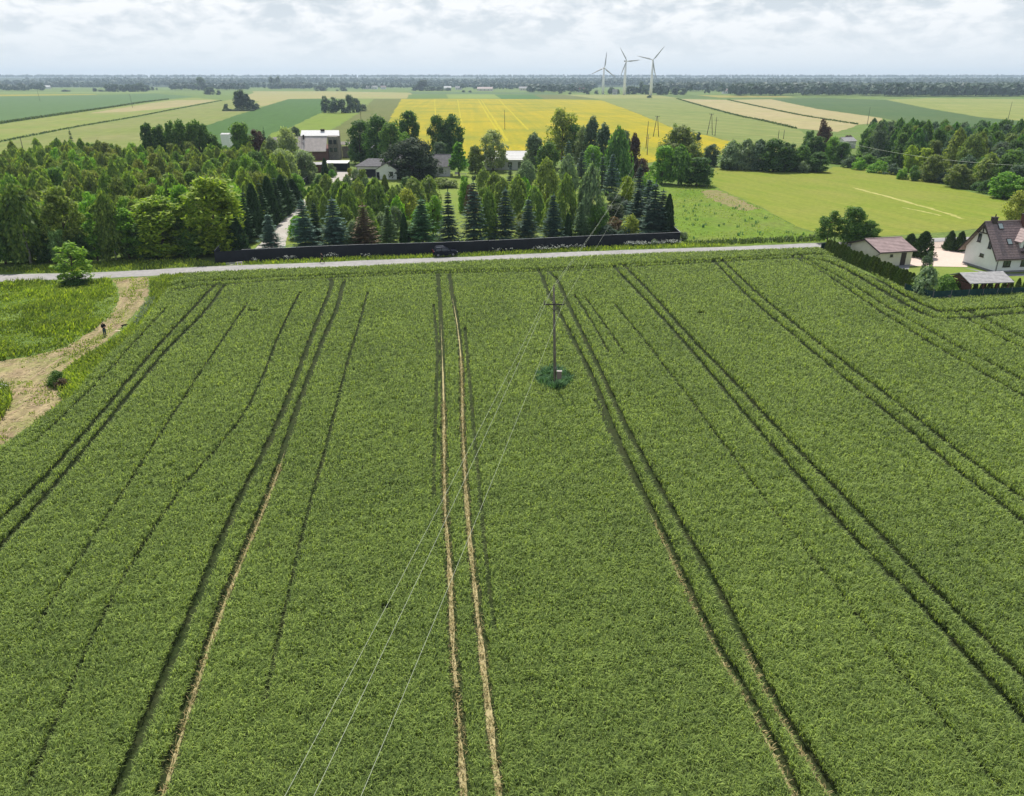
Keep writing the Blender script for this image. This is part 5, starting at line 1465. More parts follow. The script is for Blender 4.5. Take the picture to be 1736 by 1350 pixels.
b = MB(); b.box((-0.03, 3.6, 0.15), (0.06, 7.2, 0.3)); b.box((6.5, -0.03, 0.15), (13, 0.06, 0.3)); b.build('plinth', M['slab'], o)
b = MB(); b.box((0.9, 3.6, 7.55), (0.8, 0.6, 1.2)); ch = b.build('chimney', M['dark_trim'], rf)
b = MB(); b.box((0.9, 3.6, 8.19), (0.95, 0.75, 0.08)); b.tube([(1.0, 3.6, 8.2), (1.0, 3.6, 8.65)], 0.09, 6); b.build('chimney_cap', M['dark_trim'], ch)
b = MB(); b.box((6.4, 3.2, 7.6), (1.5, 0.8, 1.9)); ch = b.build('chimney', M['wood_brown'], rf)
b = MB(); b.box((6.4, 3.2, 8.6), (1.65, 0.95, 0.1)); b.build('chimney_cap', M['dark_trim'], ch)
for (u, t) in ((2.5, 0.34), (1.8, 0.83)):
    yy, zz = 3.6 * t, 2.95 + (7.35 - 2.95) * t + 0.2
    ang = math.atan2(s, 1)
    for nm2, m2, dw, up2 in (('skylight', 'dark_trim', 0.92, 0.03), ('pane', 'skyglass', 0.7, 0.06)):
        b = MB(); b.box((0, 0, 0), (dw, dw * 1.25, 0.08)); q = b.build(nm2, M[m2], o if nm2 == 'skylight' else q_)
        if nm2 == 'skylight':
            q.location = (u, yy, zz + up2); q.rotation_euler = (ang, 0, 0); q_ = q
        else: q.location = (0, 0, 0.02)
# dormer
b = MB(); b.prism_y([(4.0, 3.15), (6.6, 3.15), (6.6, 5.2), (5.3, 6.3), (4.0, 5.2)], 0.5, 3.2); dm = b.build('dormer', M['white_wall'], o)
b = MB()
for sx in (-1, 1):
    for i in range(5):
        t0, t1 = i / 5, (i + 1) / 5
        xa, za, xb, zb = 5.3 + sx * 1.85 * (1 - t0), 4.75 + 1.75 * t0, 5.3 + sx * 1.85 * (1 - t1), 4.75 + 1.75 * t1
        b.add([(xa, -0.1, za + 0.04), (xa, 3.5, za + 0.04), (xb, 3.5, zb), (xb, -0.1, zb), (xa, -0.1, za - 0.1), (xa, 3.5, za - 0.1), (xb, 3.5, zb - 0.1), (xb, -0.1, zb - 0.1)],
              [(0, 1, 2, 3), (7, 6, 5, 4), (0, 4, 5, 1), (3, 2, 6, 7), (0, 3, 7, 4), (1, 5, 6, 2)])
b.build('dormer_roof', M['roof_rust'], dm)
window(dm, 'front', 5.3, 4.4, 1.5, 1.7, 'window', pos=0.5)
b = MB(); b.box((5.3, 0.0, 3.25), (2.7, 1.0, 0.12))
for k in range(14): b.box((4.0 + k * 0.2, -0.46, 3.75), (0.03, 0.03, 0.9))
b.box((5.3, -0.46, 4.22), (2.7, 0.05, 0.05)); b.build('balcony', M['dark_trim'], o)

# beige shed
A, B_ = P(1488, 452.5), P(1543, 449)
rz = math.atan2(B_.y - A.y, B_.x - A.x)
o, rf, s = gable_house('beige_shed', 'low beige outbuilding with rust red roof behind the hedge', A, rz, (B_ - A).length, 7.4, 2.45, 3.75, 'cream_wall', 'roof_rust', 0.45, 0.45, 10, 'shed')
Ls = (B_ - A).length
b = MB(); b.box((Ls * 0.74, -0.03, 1.05), (0.95, 0.06, 2.1)); dr = b.build('door', M['dark_trim'], o)
b = MB(); b.box((Ls * 0.74 + 0.33, -0.09, 1.05), (0.12, 0.05, 0.04)); b.build('handle', M['steel'], dr)
window(o, 'front', Ls * 0.36, 1.75, 0.5, 0.4, bars=0)
b = MB(); b.tube([(-0.4, -0.52, 2.33), (Ls + 0.4, -0.52, 2.33)], 0.06, 6); b.tube([(-0.3, -0.5, 2.3), (-0.02, 0.9, 1.6), (-0.06, 0.9, 0.1)], 0.045, 5); b.build('gutter', M['dark_trim'], o)
b = MB()
for ya, yb in ((-0.48, 3.7), (7.88, 3.7)):
    za = 2.45 - 0.48 * s
    b.add([(-0.5, ya, za + 0.22), (-0.46, ya, za + 0.22), (-0.46, yb, 3.94), (-0.5, yb, 3.94), (-0.5, ya, za), (-0.46, ya, za), (-0.46, yb, 3.7), (-0.5, yb, 3.7)],
          [(0, 1, 2, 3), (7, 6, 5, 4), (0, 3, 7, 4), (1, 5, 6, 2), (0, 4, 5, 1), (3, 2, 6, 7)])
b.build('barge_board', M['dark_trim'], o)

# wooden shelter
A, B_ = P(1645, 481, 2.2), P(1720, 478.5, 2.2)
rz = math.atan2(B_.y - A.y, B_.x - A.x); Lc = (B_ - A).length
o = empty('wooden_shelter', (A.x, A.y, 0), 'open brown wooden shelter with pale grey roof before the white house', 'shelter', rz)
r_ = MB(); stepped_roof(r_, 0, Lc, 0, 2.2, 2.6, 3.15, 8, 0.08, 0.03); stepped_roof(r_, 0, Lc, 5.0, 2.25, 2.6, 3.15, 8, 0.08, 0.03); r_.build('roof', M['roof_grey'], o)
for x in (0.5, Lc * 0.36, Lc * 0.66, Lc - 0.5):
    for y in (0.45, 4.6):
        b = MB(); b.box((x, y, 1.08), (0.16, 0.16, 2.16)); b.tube([(x + 0.03, y, 1.5), (x + 0.6, y, 2.1)], 0.05, 4); b.build('post', M['wood_brown'], o)
b = MB(); b.prism_x([(0.3, 2.1), (4.7, 2.1), (2.6, 3.0)], 0.42, 0.48); b.box((Lc / 2, 0.45, 2.08), (Lc - 0.6, 0.12, 0.16)); b.box((Lc / 2, 4.6, 2.08), (Lc - 0.6, 0.12, 0.16)); b.build('beam', M['wood_brown'], o)
b = MB(); b.box((0.5, 2.5, 1.0), (0.06, 3.9, 1.9)); b.build('side_panel', M['wood_brown'], o)

# the barn
A = P(532, 272)
o = empty('barn', (A.x - 3.8, A.y, 0), 'old barn with white upper roof, beige cladding and brick base', 'barn', R(2))
b = MB(); b.prism_x([(0, 0), (8.5, 0), (8.5, 5.2), (0, 3.3)], 0, 9.2); b.build('wall', M['brick'], o)
b = MB(); b.add([(-0.3, -1.3, 3.3), (8.9, -1.3, 3.3), (8.9, 4.0, 8.6), (-0.3, 4.0, 8.6), (-0.3, -1.2, 3.15), (8.9, -1.2, 3.15), (8.9, 4.1, 8.4), (-0.3, 4.1, 8.4)],
                [(0, 1, 2, 3), (7, 6, 5, 4), (0, 4, 5, 1), (1, 5, 6, 2), (3, 2, 6, 7), (0, 3, 7, 4)])
for k in range(19): b.tube([(-0.2 + k * 0.5, -1.32, 3.32), (-0.2 + k * 0.5, 3.98, 8.62)], 0.035, 4)
b.build('cladding', M['sheet_beige'], o)
b = MB(); b.add([(-1.2, 3.7, 8.6), (13.6, 3.7, 8.6), (13.0, 7.2, 10.4), (-1.4, 7.2, 10.4), (-1.2, 3.7, 8.45), (13.6, 3.7, 8.45), (13.0, 7.2, 10.25), (-1.4, 7.2, 10.25)],
                [(0, 1, 2, 3), (7, 6, 5, 4), (0, 4, 5, 1), (1, 5, 6, 2), (3, 2, 6, 7), (0, 3, 7, 4)])
rf = b.build('roof', M['roof_white'], o)
b = MB(); b.box((6.8, 6.6, 10.5), (1.5, 0.7, 0.7)); b.build('chimney', M['dark_trim'], rf)
b = MB(); b.box((0.1, 3.0, 7.9), (0.6, 0.6, 2.2)); b.tube([(0.1, 1.0, 1.0), (0.1, 1.0, 6.5)], 0.12, 5); b.build('flue', M['dark_trim'], o)
b = MB(); b.prism_x([(2.5, 0), (8.5, 0), (8.5, 10.0), (2.5, 8.3)], 9.2, 13.0); b.build('side_wing', M['wood_grey'], o)
for u, z in ((10.2, 6.4), (11.9, 6.4), (10.2, 3.6), (11.9, 3.6)):
    window(o, 'front', u, z, 1.2, 1.5, pos=2.5)
b = MB(); b.box((9.5, 2.42, 4.2), (0.25, 0.12, 8.0)); b.box((12.8, 2.42, 4.2), (0.25, 0.12, 8.0)); b.box((11.1, 2.42, 5.1), (3.4, 0.12, 0.25)); b.build('frame', M['wood_grey'], o)
b = MB(); b.add([(-12.5, 0.5, 2.8), (-0.3, 0.3, 2.8), (-0.3, 5.2, 8.3), (-12.5, 5.2, 8.0), (-12.5, 0.6, 2.6), (-0.3, 0.4, 2.6), (-0.3, 5.3, 8.1), (-12.5, 5.3, 7.8)],
                [(0, 1, 2, 3), (7, 6, 5, 4), (0, 4, 5, 1), (1, 5, 6, 2), (3, 2, 6, 7), (0, 3, 7, 4)])
for k in range(24): b.tube([(-12.3 + k * 0.5, 0.5, 2.9), (-12.3 + k * 0.5, 5.1, 8.1)], 0.03, 4)
b.build('long_roof', M['sheet_beige'], o)
b = MB(); b.prism_x([(0.9, 0), (9.5, 0), (9.5, 3.0), (5.2, 7.8), (0.9, 2.9)], -12.3, -0.2); b.build('long_wall', M['wood_grey'], o)
# timber stand right of the barn
A = P(580, 268)
o = empty('timber_shed', A, 'lean weathered timber shed right of the barn', 'shed', R(4))
b = MB()
for x in (0, 2.2, 4.6):
    b.box((x, 0, 2.6), (0.2, 0.2, 5.2))
b.box((2.3, 0, 5.0), (4.8, 0.16, 0.2)); b.box((2.3, 0, 3.4), (4.8, 0.14, 0.16)); b.build('frame', M['wood_grey'], o)
b = MB(); b.box((2.3, 1.6, 2.1), (4.6, 0.1, 4.2)); b.build('wall', M['wood_grey'], o)
b = MB(); b.add([(-0.3, -0.4, 5.0), (5.0, -0.4, 5.0), (5.0, 3.0, 5.9), (-0.3, 3.0, 5.9), (-0.3, -0.4, 4.92), (5.0, -0.4, 4.92), (5.0, 3.0, 5.82), (-0.3, 3.0, 5.82)],
                [(0, 1, 2, 3), (7, 6, 5, 4), (0, 4, 5, 1), (1, 5, 6, 2), (3, 2, 6, 7), (0, 3, 7, 4)]); b.build('roof', M['wood_grey'], o)

# white topped carport at the head of the drive
A = P(557, 291)
o = empty('carport', A, 'dark carport with flat white roof at the head of the drive', 'carport', 0)
b = MB(); b.add([(-1.2, -0.3, 2.75), (6.6, -0.3, 2.75), (6.6, 4.5, 3.15), (-1.2, 4.5, 3.15), (-1.2, -0.3, 2.58), (6.6, -0.3, 2.58), (6.6, 4.5, 2.98), (-1.2, 4.5, 2.98)],
                [(0, 1, 2, 3), (7, 6, 5, 4), (0, 4, 5, 1), (1, 5, 6, 2), (3, 2, 6, 7), (0, 3, 7, 4)]); b.build('roof', M['roof_white'], o)
b = MB(); b.box((2.7, 4.2, 1.4), (7.4, 0.1, 2.8)); b.box((6.35, 2.1, 1.35), (0.1, 4.1, 2.7)); b.build('wall', M['anthracite'], o)
for x in (-0.9, 2.6, 6.3):
    b = MB(); b.box((x, 0, 1.29), (0.15, 0.15, 2.58)); b.build('post', M['anthracite'], o)
A = P(520, 293)
o = empty('lean_to', A, 'grey lean-to roof beside the white carport', 'shed', R(6))
b = MB(); b.add([(0, -0.3, 2.5), (6.6, -0.3, 2.6), (6.6, 3.0, 3.1), (0, 3.0, 3.0), (0, -0.3, 2.38), (6.6, -0.3, 2.48), (6.6, 3.0, 2.98), (0, 3.0, 2.88)],
                [(0, 1, 2, 3), (7, 6, 5, 4), (0, 4, 5, 1), (1, 5, 6, 2), (3, 2, 6, 7), (0, 3, 7, 4)]); b.build('roof', M['roof_grey'], o)
b = MB(); b.box((3.3, 1.5, 1.2), (6.2, 2.6, 2.4)); b.build('wall', M['wood_brown'], o)

# garage house, hip roof
A = P(606, 301)
o = empty('garage_house', A, 'pale garage with hipped dark grey roof and wide dark door', 'garage', R(-2))
b = MB(); b.box((3.6, 3.8, 1.75), (7.2, 7.6, 3.5)); b.build('wall', M['grey_wall'], o)
b = MB(); e = 0.5
b.add([(-e, -e, 3.45), (7.2 + e, -e, 3.45), (7.2 + e, 7.6 + e, 3.45), (-e, 7.6 + e, 3.45), (3.0, 3.8, 5.4), (8.0, 3.8, 5.4), (-e, -e, 3.25), (7.2 + e, -e, 3.25), (7.2 + e, 7.6 + e, 3.25), (-e, 7.6 + e, 3.25)],
      [(0, 1, 5, 4), (1, 2, 5), (2, 3, 4, 5), (3, 0, 4), (0, 6, 7, 1), (1, 7, 8, 2), (2, 8, 9, 3), (3, 9, 6, 0), (9, 8, 7, 6)])
b.build('roof', M['roof_dark'], o)
b = MB(); b.box((3.3, -0.03, 1.25), (5.2, 0.06, 2.5))
for k in range(4): b.box((3.3, -0.065, 0.35 + 0.6 * k), (5.2, 0.02, 0.03))
b.build('garage_door', M['anthracite'], o)
b = MB(); b.tube([(0.06, -0.4, 3.3), (0.06, -0.08, 2.9), (0.06, -0.08, 0)], 0.06, 5); b.build('downpipe', M['anthracite'], o)
A = P(639, 304.5)
o = empty('annex', A, 'small white gabled annex with grey roof right of the garage', 'annex', R(-2))
b = MB(); b.prism_y([(0, 0), (6.2, 0), (6.2, 3.0), (3.1, 4.7), (0, 3.0)], 0, 7); b.build('wall', M['white_wall'], o)
b = MB()
for sx in (-1, 1):
    b.add([(3.1 + sx * 3.5, -0.3, 2.9), (3.1 + sx * 3.5, 7, 2.9), (3.1, 7, 4.95), (3.1, -0.3, 4.95), (3.1 + sx * 3.5, -0.3, 2.72), (3.1 + sx * 3.5, 7, 2.72), (3.1, 7, 4.77), (3.1, -0.3, 4.77)],
          [(0, 1, 2, 3), (7, 6, 5, 4), (0, 4, 5, 1), (3, 2, 6, 7), (0, 3, 7, 4), (1, 5, 6, 2)])
b.build('roof', M['roof_dark'], o)
b = MB(); b.box((0.45, -0.03, 1.1), (0.9, 0.06, 2.2)); b.build('door', M['anthracite'], o)
window(o, 'front', 4.6, 1.7, 1.0, 1.2, frame='anthracite')
# main house behind the pine
A = P(668, 302)
o, rf, s = gable_house('main_house', 'long pale house with grey roof mostly hidden by the broad pine', A + Vector((0, 3, 0)), R(3), 17.2, 9.0, 3.3, 6.2, 'grey_wall', 'roof_dark', 0.6, 0.5, 10)
for u in (3, 7, 11, 14.5):
    window(o, 'front', u, 1.8, 1.4, 1.4, frame='anthracite')
b = MB(); b.tube([(17.3, -0.1, 3.1), (17.3, -0.1, 0)], 0.07, 5); b.build('downpipe', M['white_wall'], o)
b = MB(); b.box((8, 4.5, 6.9), (0.8, 0.6, 1.2)); b.build('chimney', M['brick'], rf)
# white roofed house
A = P(822, 288)
o, rf, s = gable_house('bungalow', 'low bungalow with bright white metal roof by the silver willow', A, R(-2), 15.5, 9.5, 3.4, 5.6, 'grey_wall', 'roof_white', 0.6, 0.5, 6)
for u in (1.6, 5.0, 8.6, 12.0):
    window(o, 'front', u, 1.7, 1.4, 1.6, frame='anthracite')
b = MB(); b.box((2.0, -1.2, 2.9), (4.6, 2.4, 0.18)); b.box((0, -2.2, 1.4), (0.14, 0.14, 2.8)); b.box((4.0, -2.2, 1.4), (0.14, 0.14, 2.8)); b.build('porch', M['roof_grey'], o)
# little shed at the right wood, white hut by the left wood, small roof in the trees
A = P(1430, 252)
o, rf, s = gable_house('grey_shed', 'small grey shed half hidden left of the right wood', A, R(20), 6.5, 5.0, 3.0, 4.4, 'grey_wall', 'roof_grey', 0.3, 0.3, 5, 'shed')
b = MB(); b.box((2.2, -0.03, 1.1), (1.8, 0.06, 2.2)); b.build('door', M['dark_trim'], o)
A = P(379, 268)
o, rf, s = gable_house('white_hut', 'small white hut showing over the trees of the wood', A, 0, 3.2, 4.0, 8.6, 8.9, 'white_wall', 'roof_white', 0.1, 0.1, 3, 'hut')
b = MB(); b.box((1.6, -0.03, 1.05), (0.9, 0.06, 2.1)); b.build('door', M['grey_wall'], o)
A = P(622, 272)
o, rf, s = gable_house('garden_hut', 'tiny grey roofed hut under the trees behind the garage', A, 0, 3.2, 4.0, 4.6, 6.2, 'wood_grey', 'roof_grey', 0.3, 0.3, 4, 'hut')
window(o, 'front', 1.6, 3.3, 0.8, 0.8, bars=0)
# far village houses
VIL = [(35, 152.5, 26, 'wood_grey', 'roof_rust', 'rust roofed farmhouse in the far left village'), (78, 150.6, 22, 'roof_white', 'roof_white', 'bright white hall in the far left village'), (622, 151.2, 26, 'grey_wall', 'roof_grey', 'long pale house in the far middle village'),
       (634, 151.3, 20, 'white_wall', 'roof_grey', 'white house right of the long pale one in the far village'), (650, 151.3, 16, 'white_wall', 'roof_rust', 'small white house alone right of the middle village'), (759, 152.4, 20, 'white_wall', 'roof_white', 'white roofed house right of the large lone horizon tree'),
       (777, 152.4, 18, 'white_wall', 'roof_grey', 'white gabled house between two far groves'), (822, 154.5, 40, 'cream_wall', 'roof_rust', 'long low red roofed farm building on the horizon'), (888, 153.6, 26, 'cream_wall', 'roof_grey', 'low cream farm building by the far tree belt'),
       (986, 156.5, 16, 'white_wall', 'brick', 'red roofed house left of the wind turbines'), (1042, 160.6, 9, 'white_wall', 'roof_grey', 'tiny white transformer hut between the turbines'), (1236, 159, 22, 'white_wall', 'roof_rust', 'pale house with red roof at the edge of the right forest'), (1290, 159.5, 16, 'white_wall', 'roof_grey', 'white house deeper in the edge of the right forest')]
for x, y, w_, wl_, rf_, lb in VIL:
    A = P(x, y)
    dm_ = w_ * 0.5
    o, rf, s = gable_house('village_house', lb, (A.x - w_ / 2, A.y, 0), R(random.uniform(-12, 12)), w_, min(dm_, 12), 5.5, 9.5, wl_, rf_, 0.5, 0.5, 2)
    for u in (0.25, 0.5, 0.75):
        b = MB(); b.box((w_ * u, -0.05, 2.6), (1.8, 0.1, 1.8)); b.build('window', M['glass'], o)

# ------------------------------------------------------------------ fences and gates
FL = [(366, 447), (412, 444.6), (480, 441.5), (530, 439), (620, 435.2), (734, 431.6), (780, 430.2), (900, 424.6), (1013, 418.8), (1152, 413.2)]
FH = 2.1


def fence(name, label, pts, h, panel, cap, post, pm=2.6, gap=0.0, thick=0.05, caph=0.04):
    o = empty(name, pts[0], label, 'fence')
    base = Vector(pts[0])
    for a, b_ in zip(pts[:-1], pts[1:]):
        n = max(1, round((b_ - a).length / pm))
        rz_ = math.atan2(b_.y - a.y, b_.x - a.x)
        for i in range(n):
            p, q = a.lerp(b_, i / n) - base, a.lerp(b_, (i + 1) / n) - base
            c = (p + q) / 2; ln = (q - p).length
            dz = random.uniform(-0.02, 0.02)
            m_ = MB(); m_.box((c.x, c.y, gap + (h - gap) / 2 + dz), (ln - 0.09, thick, h - gap), rz_)
            pn = m_.build('panel', panel, o)
            if cap:
                m_ = MB(); m_.box((c.x, c.y, h + caph / 2 + dz + 0.002), (ln - 0.08, thick + 0.05, caph), rz_); m_.build('capping', cap, pn)
            m_ = MB(); m_.box((p.x, p.y, h / 2 + 0.02), (0.085, 0.085, h + 0.04), rz_); m_.build('post', post, o)
    return o


fp = [P(*q) for q in FL]
fence('metal_fence', 'long anthracite sheet metal fence along the road front of the farm', fp[1:], FH, M['anthracite'], M['cap_metal'], M['anthracite'])
fence('sliding_gate', 'anthracite sliding gate at the left end of the road fence', fp[:2], FH - 0.08, M['anthracite'], None, M['anthracite'], 5.0, 0.12)
L0 = fp[0]
side = [L0 + Vector((0, 0.15, 0)), P(404, 402), P(455, 358), P(497, 330), P(534, 303)]
fence('metal_fence', 'anthracite side fence running back along the left of the drive', side, FH, M['anthracite'], M['cap_metal'], M['anthracite'])
R0 = fp[-1]
fence('metal_fence', 'anthracite side fence at the right end of the farm garden', [R0 + Vector((0, 0.15, 0)), P(1140, 402), P(1128, 388)], FH, M['anthracite'], M['cap_metal'], M['anthracite'])
# green mesh fence round the house garden
gp = [P(1392, 426), P(1396, 430)]
g1 = [P(1532, 497), P(1552, 503), P(1580, 510), P(1640, 506.5), P(1736, 502.5), P(1850, 498)]
fence('mesh_fence', 'dark green screened mesh fence along the edge of the wheat', g1, 1.35, M['mesh_green'], None, M['steel'], 2.5, 0.05, 0.02)
fence('mesh_fence', 'short stretch of wire fence at the road end of the hedge', [P(1391, 427), P(1399, 426), P(1412, 424)], 1.5, M['mesh_green'], None, M['steel'], 1.5, 0.05, 0.02)
# yard gate
A, B_ = P(1581, 421.5), P(1601, 421)
o = empty('yard_gate', A, 'black railed yard gate between the dark thujas', 'gate', math.atan2(B_.y - A.y, B_.x - A.x))
Lg = (B_ - A).length
b = MB()
for k in range(int(Lg / 0.16)): b.box((0.1 + k * 0.16, 0, 0.65), (0.025, 0.025, 1.1))
b.box((Lg / 2, 0, 0.12), (Lg, 0.04, 0.05)); b.box((Lg / 2, 0, 1.2), (Lg, 0.04, 0.05)); b.build('gate_leaf', M['dark_trim'], o)
for x in (-0.12, Lg + 0.2):
    b = MB(); b.box((x, 0, 0.85), (0.38 if x > 0 else 0.12, 0.3 if x > 0 else 0.12, 1.7)); b.build('gate_post', M['dark_trim'], o)
# woodpile at the fence corner
A = P(1594, 509)
o = empty('log_pile', A + Vector((0, 0.3, 0)), 'heap of grey split logs outside the green fence', 'log pile', 0.1)
b = MB()
for i in range(46):
    x, y, z = random.gauss(0.5, 0.7), random.gauss(0, 0.25), random.uniform(0.08, 0.65)
    a_ = random.uniform(-0.7, 0.7)
    b.tube([(x - 0.3 * math.cos(a_), y - 0.3 * math.sin(a_), z), (x + 0.3 * math.cos(a_), y + 0.3 * math.sin(a_), z + random.uniform(-.05, .05))], random.uniform(0.05, 0.1), 6)
b.build('logs', M['wood_grey'], o)


# ------------------------------------------------------------------ poles and wires
def pole(x, b_, t_, label, kind='single', mat='pole_dark', lean=0.0):
    g_ = P(x, b_); h = H(t_, g_.y)
    o = empty('power_pole', g_, label, 'power pole', 0)
    if kind == 'single':
        b = MB(); b.tube([(0, 0, -0.2), (lean * h, 0, h)], [0.17, 0.11], 8); b.build('post', M[mat], o, True)
        b = MB()
        for sx in (-0.0,): b.tube([(lean * h, 0, h - 0.02), (lean * h, 0, h + 0.25)], 0.06, 6)
        b.build('insulator', M['ceramic'], o)
    elif kind == 'cross':
        b = MB(); b.tube([(0, 0, -0.2), (lean * h, 0, h)], [0.17, 0.11], 8); b.build('post', M[mat], o, True)
        b = MB(); b.box((lean * h * 0.8, -0.15, h * 0.82), (2.0, 0.12, 0.14)); b.build('crossarm', M['steel'], o)
        for sx in (-0.9, 0.9):
            b = MB(); b.tube([(lean * h * 0.8 + sx, -0.15, h * 0.82 + 0.06), (lean * h * 0.8 + sx, -0.15, h * 0.82 + 0.36)], 0.06, 6); b.build('insulator', M['ceramic'], o)
    else:                                # A frame
        w_ = 1.5
        for sx in (-1, 1):
            b = MB(); b.tube([(sx * w_, 0, -0.2), (sx * 0.12, 0, h)], [0.18, 0.13], 8); b.build('post', M[mat], o, True)
        b = MB(); b.box((0, -0.2, h - 0.3), (2.4, 0.14, 0.16)); b.box((0, -0.2, h * 0.35), (2.0, 0.1, 0.12)); b.build('crossarm', M['steel'], o)
        for sx in (-1.1, 0, 1.1):
            b = MB(); b.tube([(sx, -0.2, h - 0.22), (sx, -0.2, h + 0.2)], 0.07, 6); b.build('insulator', M['ceramic'], o)
    return o, g_, h


# the pole in the wheat
h = H(488, POLE.y)
o = empty('power_pole', POLE, 'weathered power pole with crossarm standing in the wheat', 'power pole', 0)
TOPX = -0.35
b = MB(); b.tube([(0, 0, -0.3), (TOPX * 0.5, 0, h * 0.5), (TOPX, 0, h)], [0.155, 0.135, 0.095], 10); b.build('post', M['pole_wood'], o, True)
za = H(515.5, POLE.y)
xa = TOPX * za / h
b = MB(); b.box((xa, -0.18, za), (1.95, 0.1, 0.11)); b.tube([(xa - 0.6, -0.15, za - 0.02), (xa * 0.9, -0.1, za - 0.7)], 0.025, 5); b.tube([(xa + 0.6, -0.15, za - 0.02), (xa * 0.9, -0.1, za - 0.7)], 0.025, 5); b.build('crossarm', M['pole_dark'], o)
for sx in (-0.93, 0.93):
    b = MB(); b.tube([(xa + sx, -0.18, za + 0.04), (xa + sx, -0.18, za + 0.18), (xa + sx, -0.18, za + 0.2), (xa + sx, -0.18, za + 0.38)], [0.03, 0.03, 0.07, 0.05], 8); b.build('insulator', M['ceramic'], o)
b = MB(); b.tube([(TOPX, 0, h - 0.05), (TOPX, 0, h + 0.12), (TOPX, 0, h + 0.13), (TOPX, 0, h + 0.3)], [0.04, 0.04, 0.075, 0.05], 8); b.build('insulator', M['ceramic'], o)
b = MB(); b.box((0.36, -0.22, 1.62), (0.46, 0.28, 0.75)); bx_ = b.build('switch_box', M['box_paint'], o)
b = MB(); b.box((0.36, -0.22, 2.02), (0.54, 0.36, 0.05)); b.build('lid', M['box_lid'], bx_)
b = MB(); b.tube([(0.30, -0.1, 1.25), (0.2, -0.12, 0.7), (0.16, -0.12, -0.1)], 0.03, 6); b.tube([(0.2, -0.16, 1.75), (0.0, -0.18, 2.3)], 0.025, 5); b.build('conduit', M['steel'], o)
b = MB(); b.box((0.0, -0.20, 2.35), (0.26, 0.03, 0.22)); b.build('plate', M['steel'], o)

o2, g2, h2 = pole(1097, 263, 228, 'power pole with crossarm at the near edge of the rapeseed', 'cross', 'pole_wood')
pole(1095, 252, 206, 'slim leaning pole beside the A shaped frame pole', 'single', 'pole_dark', 0.03)
pole(1112, 232, 197, 'A shaped frame pole on the rapeseed edge', 'a', 'pole_dark')
pole(1203, 229, 193, 'A shaped frame pole on the streaky meadow', 'a', 'pole_dark')
pole(1212, 231, 198, 'single pole right of the A frame on the meadow', 'cross', 'pole_dark')
pole(856, 220, 187, 'thin dark pole standing in the rapeseed', 'single', 'pole_dark', -0.02)
pole(1319, 236, 221, 'left post of the short pole pair by the tree line', 'single', 'pole_dark')
pole(1328, 236, 221, 'right post of the short pole pair by the tree line', 'single', 'pole_dark')
pole(1470, 213, 182, 'pole standing over the tan strip before the right wood', 'single', 'pole_dark')
pole(1709, 202, 173, 'pole on the pale field at the far right', 'single', 'pole_dark')
pole(225, 183, 159, 'pole leaning on the tan patch of the left pasture', 'cross', 'pole_dark', -0.06)
pole(68, 172, 150, 'faint pole in the blue green field at the far left', 'single', 'pole_dark', -0.05)
pole(41, 262, 234, 'pole standing at the far edge of the left wood', 'single', 'pole_dark')
pole(613, 216, 190, 'pole behind the dark trees right of the barn', 'single', 'pole_dark')
pole(1240, 262, 236, 'pole behind the tree group at the pasture corner', 'single', 'pole_dark')
pole(1585, 300, 262, 'wooden pole hidden at the front of the right wood', 'single', 'pole_wood')


def wire(label, a, b_, sag, r_=0.017, n=26, group=None):
    a, b_ = Vector(a), Vector(b_)
    m_ = MB()
    m_.tube([a.lerp(b_, i / n) - Vector((0, 0, sag * 4 * (i / n) * (1 - i / n))) for i in range(n + 1)], r_, 5)
    o = m_.build('power_line', M['wire'], None, True)
    tag(o, label, 'wire', group)


pt_top = POLE + Vector((TOPX, 0, h + 0.26)); pt_l = POLE + Vector((xa - 0.93, -0.18, za + 0.34)); pt_r = POLE + Vector((xa + 0.93, -0.18, za + 0.34))


def toward(px, py, z):
    return P(px, py, z)


# continuing towards and past the viewer
for nm3, st, end, lb in (('c', pt_top, toward(530, 1350, 9.3), 'middle power line sweeping from the pole over the near wheat'), ('l', pt_l, toward(480, 1350, 7.9), 'left power line sweeping from the pole over the near wheat'),
                         ('r', pt_r, toward(610, 1350, 7.9), 'right power line sweeping from the pole over the near wheat')):
    d = end - st
    wire(lb, st, st + Vector((d.x * 1.35, d.y * 1.35, d.z * 1.0)), 0.55, 0.008)
zt = g2.z + h2
for st, end, lb in ((pt_top, Vector((g2.x, g2.y, h2 + 0.22)), 'middle power line from the wheat pole to the rapeseed pole'), (pt_l, Vector((g2.x - 0.9, g2.y - 0.15, h2 * 0.82 + 0.34)), 'left power line from the wheat pole to the rapeseed pole'),
                    (pt_r, Vector((g2.x + 0.9, g2.y - 0.15, h2 * 0.82 + 0.34)), 'right power line from the wheat pole to the rapeseed pole')):
    wire(lb, st, end, 2.6, 0.008, 40)
wire('pale power line drooping in front of the right wood', P(1420, 238, 9), P(1760, 282, 7.5), 1.6, 0.035, 40)


